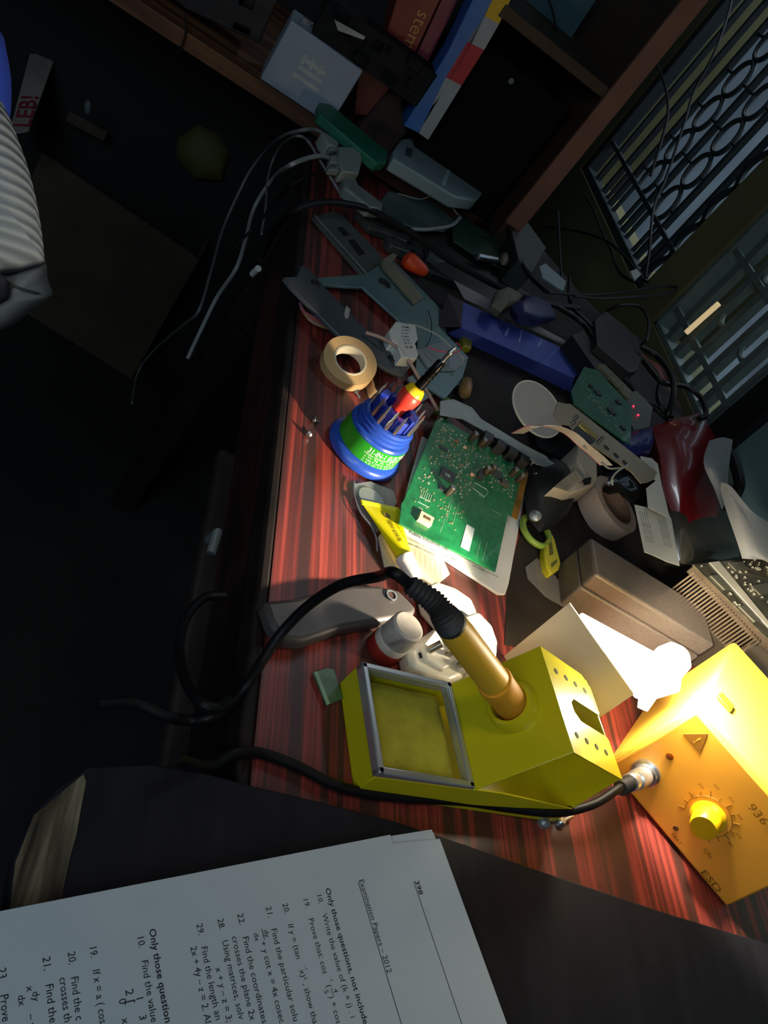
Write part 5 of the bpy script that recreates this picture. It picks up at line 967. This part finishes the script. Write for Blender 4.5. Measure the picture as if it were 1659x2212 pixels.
for (px, py, tx, h) in ((724, 2136, '4', .0036), (704, 2139, '5', .0036), (715, 2108, '–1', .0026), (660, 2084, '–1', .0026), (574, 2009, 'dy', .0038), (552, 2016, 'dx', .0038),
    (276, 2138, '2 [', .0052), (300, 2156, '1    3', .0046), (262, 2158, '0    x', .0046), (63, 2130, 'x', .0042), (76, 2142, 'dy', .004), (45, 2150, 'dx', .004), (66, 2190, '– y', .0042)):
    W2(px, py, tx, h=h)
def rule(p_, q_, w):
    a_, c_ = onZ(p_[0], p_[1], zp_), onZ(q_[0], q_[1], zp_); c_ = a_ + PU*((c_-a_).dot(PU)); b.box(a_+Vector((0, 0, 0.00002)), c_-a_, PV*w, (0, 0, 0.0001))
rule((893, 1905), (1010, 2250), 0.00035); rule((773, 1905), (880, 2255), 0.00035); rule((565, 2007), (572, 2030), 0.0003); rule((715, 2135), (719, 2148), 0.0003)
b.build('printed_text', M_INK, pgo)
# ================================================================ person, cartons and floor clutter at the left
Wd = {'blue': mat('shirt_blue', '#1f3fae', 0.85, 0, 0.08, 60, 0.3)}
def ns(px, py, x): return onX(px, py, x)
def cz(px, py, dist): return CAM + ray(px, py).normalized()*dist
nrm = -ray(40, 450).normalized()
t = thing('person', 'person at the left edge in a blue shirt and ribbed grey garment, turned away', 'person', cz(-30, 500, 0.95))
def pil(pix, dist, h, name, m, par, wob=0.0, hb=0.05, refine=3):
    P_ = [cz(a_, c_, dist) for a_, c_ in pix]; P_ = smooth(P_ + [P_[0]], refine)[:-1]
    b = MB(); b.pillow(P_, nrm, h, hb, rings=9, wob=wob, seed=len(name)); return b.build(name, m, par)
def ribbed():
    m = mat('rib_knit', '#8d969c', 0.9, 0, 0.1, 90, 0.2); nt = m.node_tree; N = nt.nodes; L = nt.links
    tc = N.new('ShaderNodeTexCoord'); dp = N.new('ShaderNodeVectorMath'); dp.operation = 'DOT_PRODUCT'; dv_ = M @ Vector((-0.15, 1, 0)); dp.inputs[1].default_value = dv_*620
    nz = N.new('ShaderNodeTexNoise'); nz.inputs['Scale'].default_value = 14; L.new(tc.outputs['Object'], nz.inputs['Vector'])
    L.new(tc.outputs['Object'], dp.inputs[0]); ad = N.new('ShaderNodeMath'); ad.operation = 'MULTIPLY_ADD'; L.new(nz.outputs['Fac'], ad.inputs[0]); ad.inputs[1].default_value = 5; L.new(dp.outputs['Value'], ad.inputs[2])
    sn = N.new('ShaderNodeMath'); sn.operation = 'SINE'; L.new(ad.outputs[0], sn.inputs[0]); wv = N.new('ShaderNodeMapRange'); wv.inputs[1].default_value = -1; L.new(sn.outputs[0], wv.inputs[0])
    bp = N.new('ShaderNodeBump'); bp.inputs['Strength'].default_value = 0.7; bp.inputs['Distance'].default_value = 0.003
    L.new(wv.outputs[0], bp.inputs['Height']); L.new(bp.outputs[0], N['Principled BSDF'].inputs['Normal'])
    mx = N.new('ShaderNodeMix'); mx.data_type = 'RGBA'; mx.inputs[6].default_value = hexc('#68737f'); mx.inputs[7].default_value = hexc('#87919a')
    L.new(wv.outputs[0], mx.inputs[0]); L.new(mx.outputs[2], N['Principled BSDF'].inputs['Base Color']); return m
pil([(-160, 60), (-60, 20), (0, 66), (14, 110), (24, 170), (24, 230), (20, 260), (10, 300), (-40, 330), (-160, 300)], 1.02, 0.05, 'shirt', Wd['blue'], t, 0.0008)
pil([(-200, 190), (-60, 190), (-10, 205), (14, 240), (35, 290), (60, 360), (78, 430), (90, 500), (97, 560), (98, 568), (70, 580), (15, 592), (-60, 600), (-200, 590)], 0.95, 0.06, 'ribbed_garment', ribbed(), t)
pil([(-180, 560), (0, 590), (50, 578), (97, 565), (102, 600), (113, 632), (104, 645), (70, 670), (30, 700), (0, 714), (-80, 730), (-200, 700)], 0.97, 0.05, 'pale_cloth', mat('cloth_pale', '#a39e95', 0.9, 0, 0.05, 25, 0.2), t)
b = MB(); b.tube(smooth([cz(8, 605, 0.925), cz(40, 622, 0.922), (cz(75, 632, 0.93)), (cz(104, 640, 0.955))], 6), 0.0015, 6); b.build('seam', mat('seam_dark', '#5a5650', 0.9), t)
pil([(-40, 590), (6, 594), (18, 615), (20, 635), (10, 650), (-40, 665)], 0.915, 0.01, 'dark_patch', mat('patch_plum', '#33303c', 0.9), t, hb=0.01)
# cartons on the floor beyond
def box3(name, label, pts, z1, z0, m, parts=None, cat='carton'):
    P_ = [onZ(a_, c_, z1) for a_, c_ in pts]; tt = thing(name, label, cat, Vector((P_[0].x, P_[0].y, z0)))
    b = MB(); b.prism(P_, (0, 0, z0-z1)); b.build('body', m, tt, bevel=0.002); return tt
b = MB()
c1_ = zpoly([(142, 232), (500, 440), (430, 560), (90, 330)], -0.42)
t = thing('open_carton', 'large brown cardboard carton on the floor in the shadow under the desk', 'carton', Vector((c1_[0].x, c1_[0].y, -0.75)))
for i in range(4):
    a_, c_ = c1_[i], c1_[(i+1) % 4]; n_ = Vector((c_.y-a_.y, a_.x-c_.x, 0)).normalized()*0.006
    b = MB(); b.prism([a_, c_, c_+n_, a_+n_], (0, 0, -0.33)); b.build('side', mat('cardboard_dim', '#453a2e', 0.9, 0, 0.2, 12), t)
t = thing('printed_carton', 'long white printed carton with red lettering behind the person', 'carton', cz(80, 170, 1.75))
qa, qb, qc, qd = cz(82, 52, 1.9), cz(140, 70, 1.9), cz(62, 285, 1.62), cz(18, 292, 1.62)
b = MB(); b.prism([qa, qb, qc, qd], ray(80, 170).normalized()*0.12); b.build('body', mat('carton_dirty_white', '#9a928a', 0.7, 0, 0.2, 10), t, bevel=0.002)
b = MB(); fu = (qa-qd).normalized(); fv_ = (qc-qd); fv_ = (fv_-fu*fv_.dot(fu)).normalized(); o_ = qd + fu*0.025 + fv_*0.030 - ray(80, 170).normalized()*0.002
writing(b, 'LEB!', framefn(o_, fu, -fv_), width=0.085, height=0.038, bold=True); b.build('red_letters', mat('letters_red', '#8e2c3a', 0.6), t)
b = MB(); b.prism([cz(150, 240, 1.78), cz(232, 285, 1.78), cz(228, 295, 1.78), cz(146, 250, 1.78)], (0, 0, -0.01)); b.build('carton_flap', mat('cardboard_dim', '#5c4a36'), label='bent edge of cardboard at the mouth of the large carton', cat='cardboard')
b = MB(); b.pillow([cz(190+9*cos(a_), 232+18*sin(a_), 1.70) for a_ in [2*pi*i/14 for i in range(14)]], nrm, 0.012, 0.012); b.build('pale_lump', mat('pale_lump', '#5d6a6e', 0.6), label='small pale grey lump inside the mouth of the large carton', cat='object')
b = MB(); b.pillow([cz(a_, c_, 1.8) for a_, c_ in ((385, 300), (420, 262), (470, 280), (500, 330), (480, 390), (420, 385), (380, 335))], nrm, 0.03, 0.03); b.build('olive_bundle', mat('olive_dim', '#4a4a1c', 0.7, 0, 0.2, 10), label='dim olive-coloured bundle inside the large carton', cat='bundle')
b = MB(); b.pillow([cz(a_, c_, 2.0) for a_, c_ in ((0, -40), (80, -40), (60, 40), (10, 70), (-20, 60))], nrm, 0.03, 0.03); b.build('dark_cover', mat('cloth_maroon', '#3a2528', 0.85), label='dark maroon cloth at the top left corner', cat='cloth')
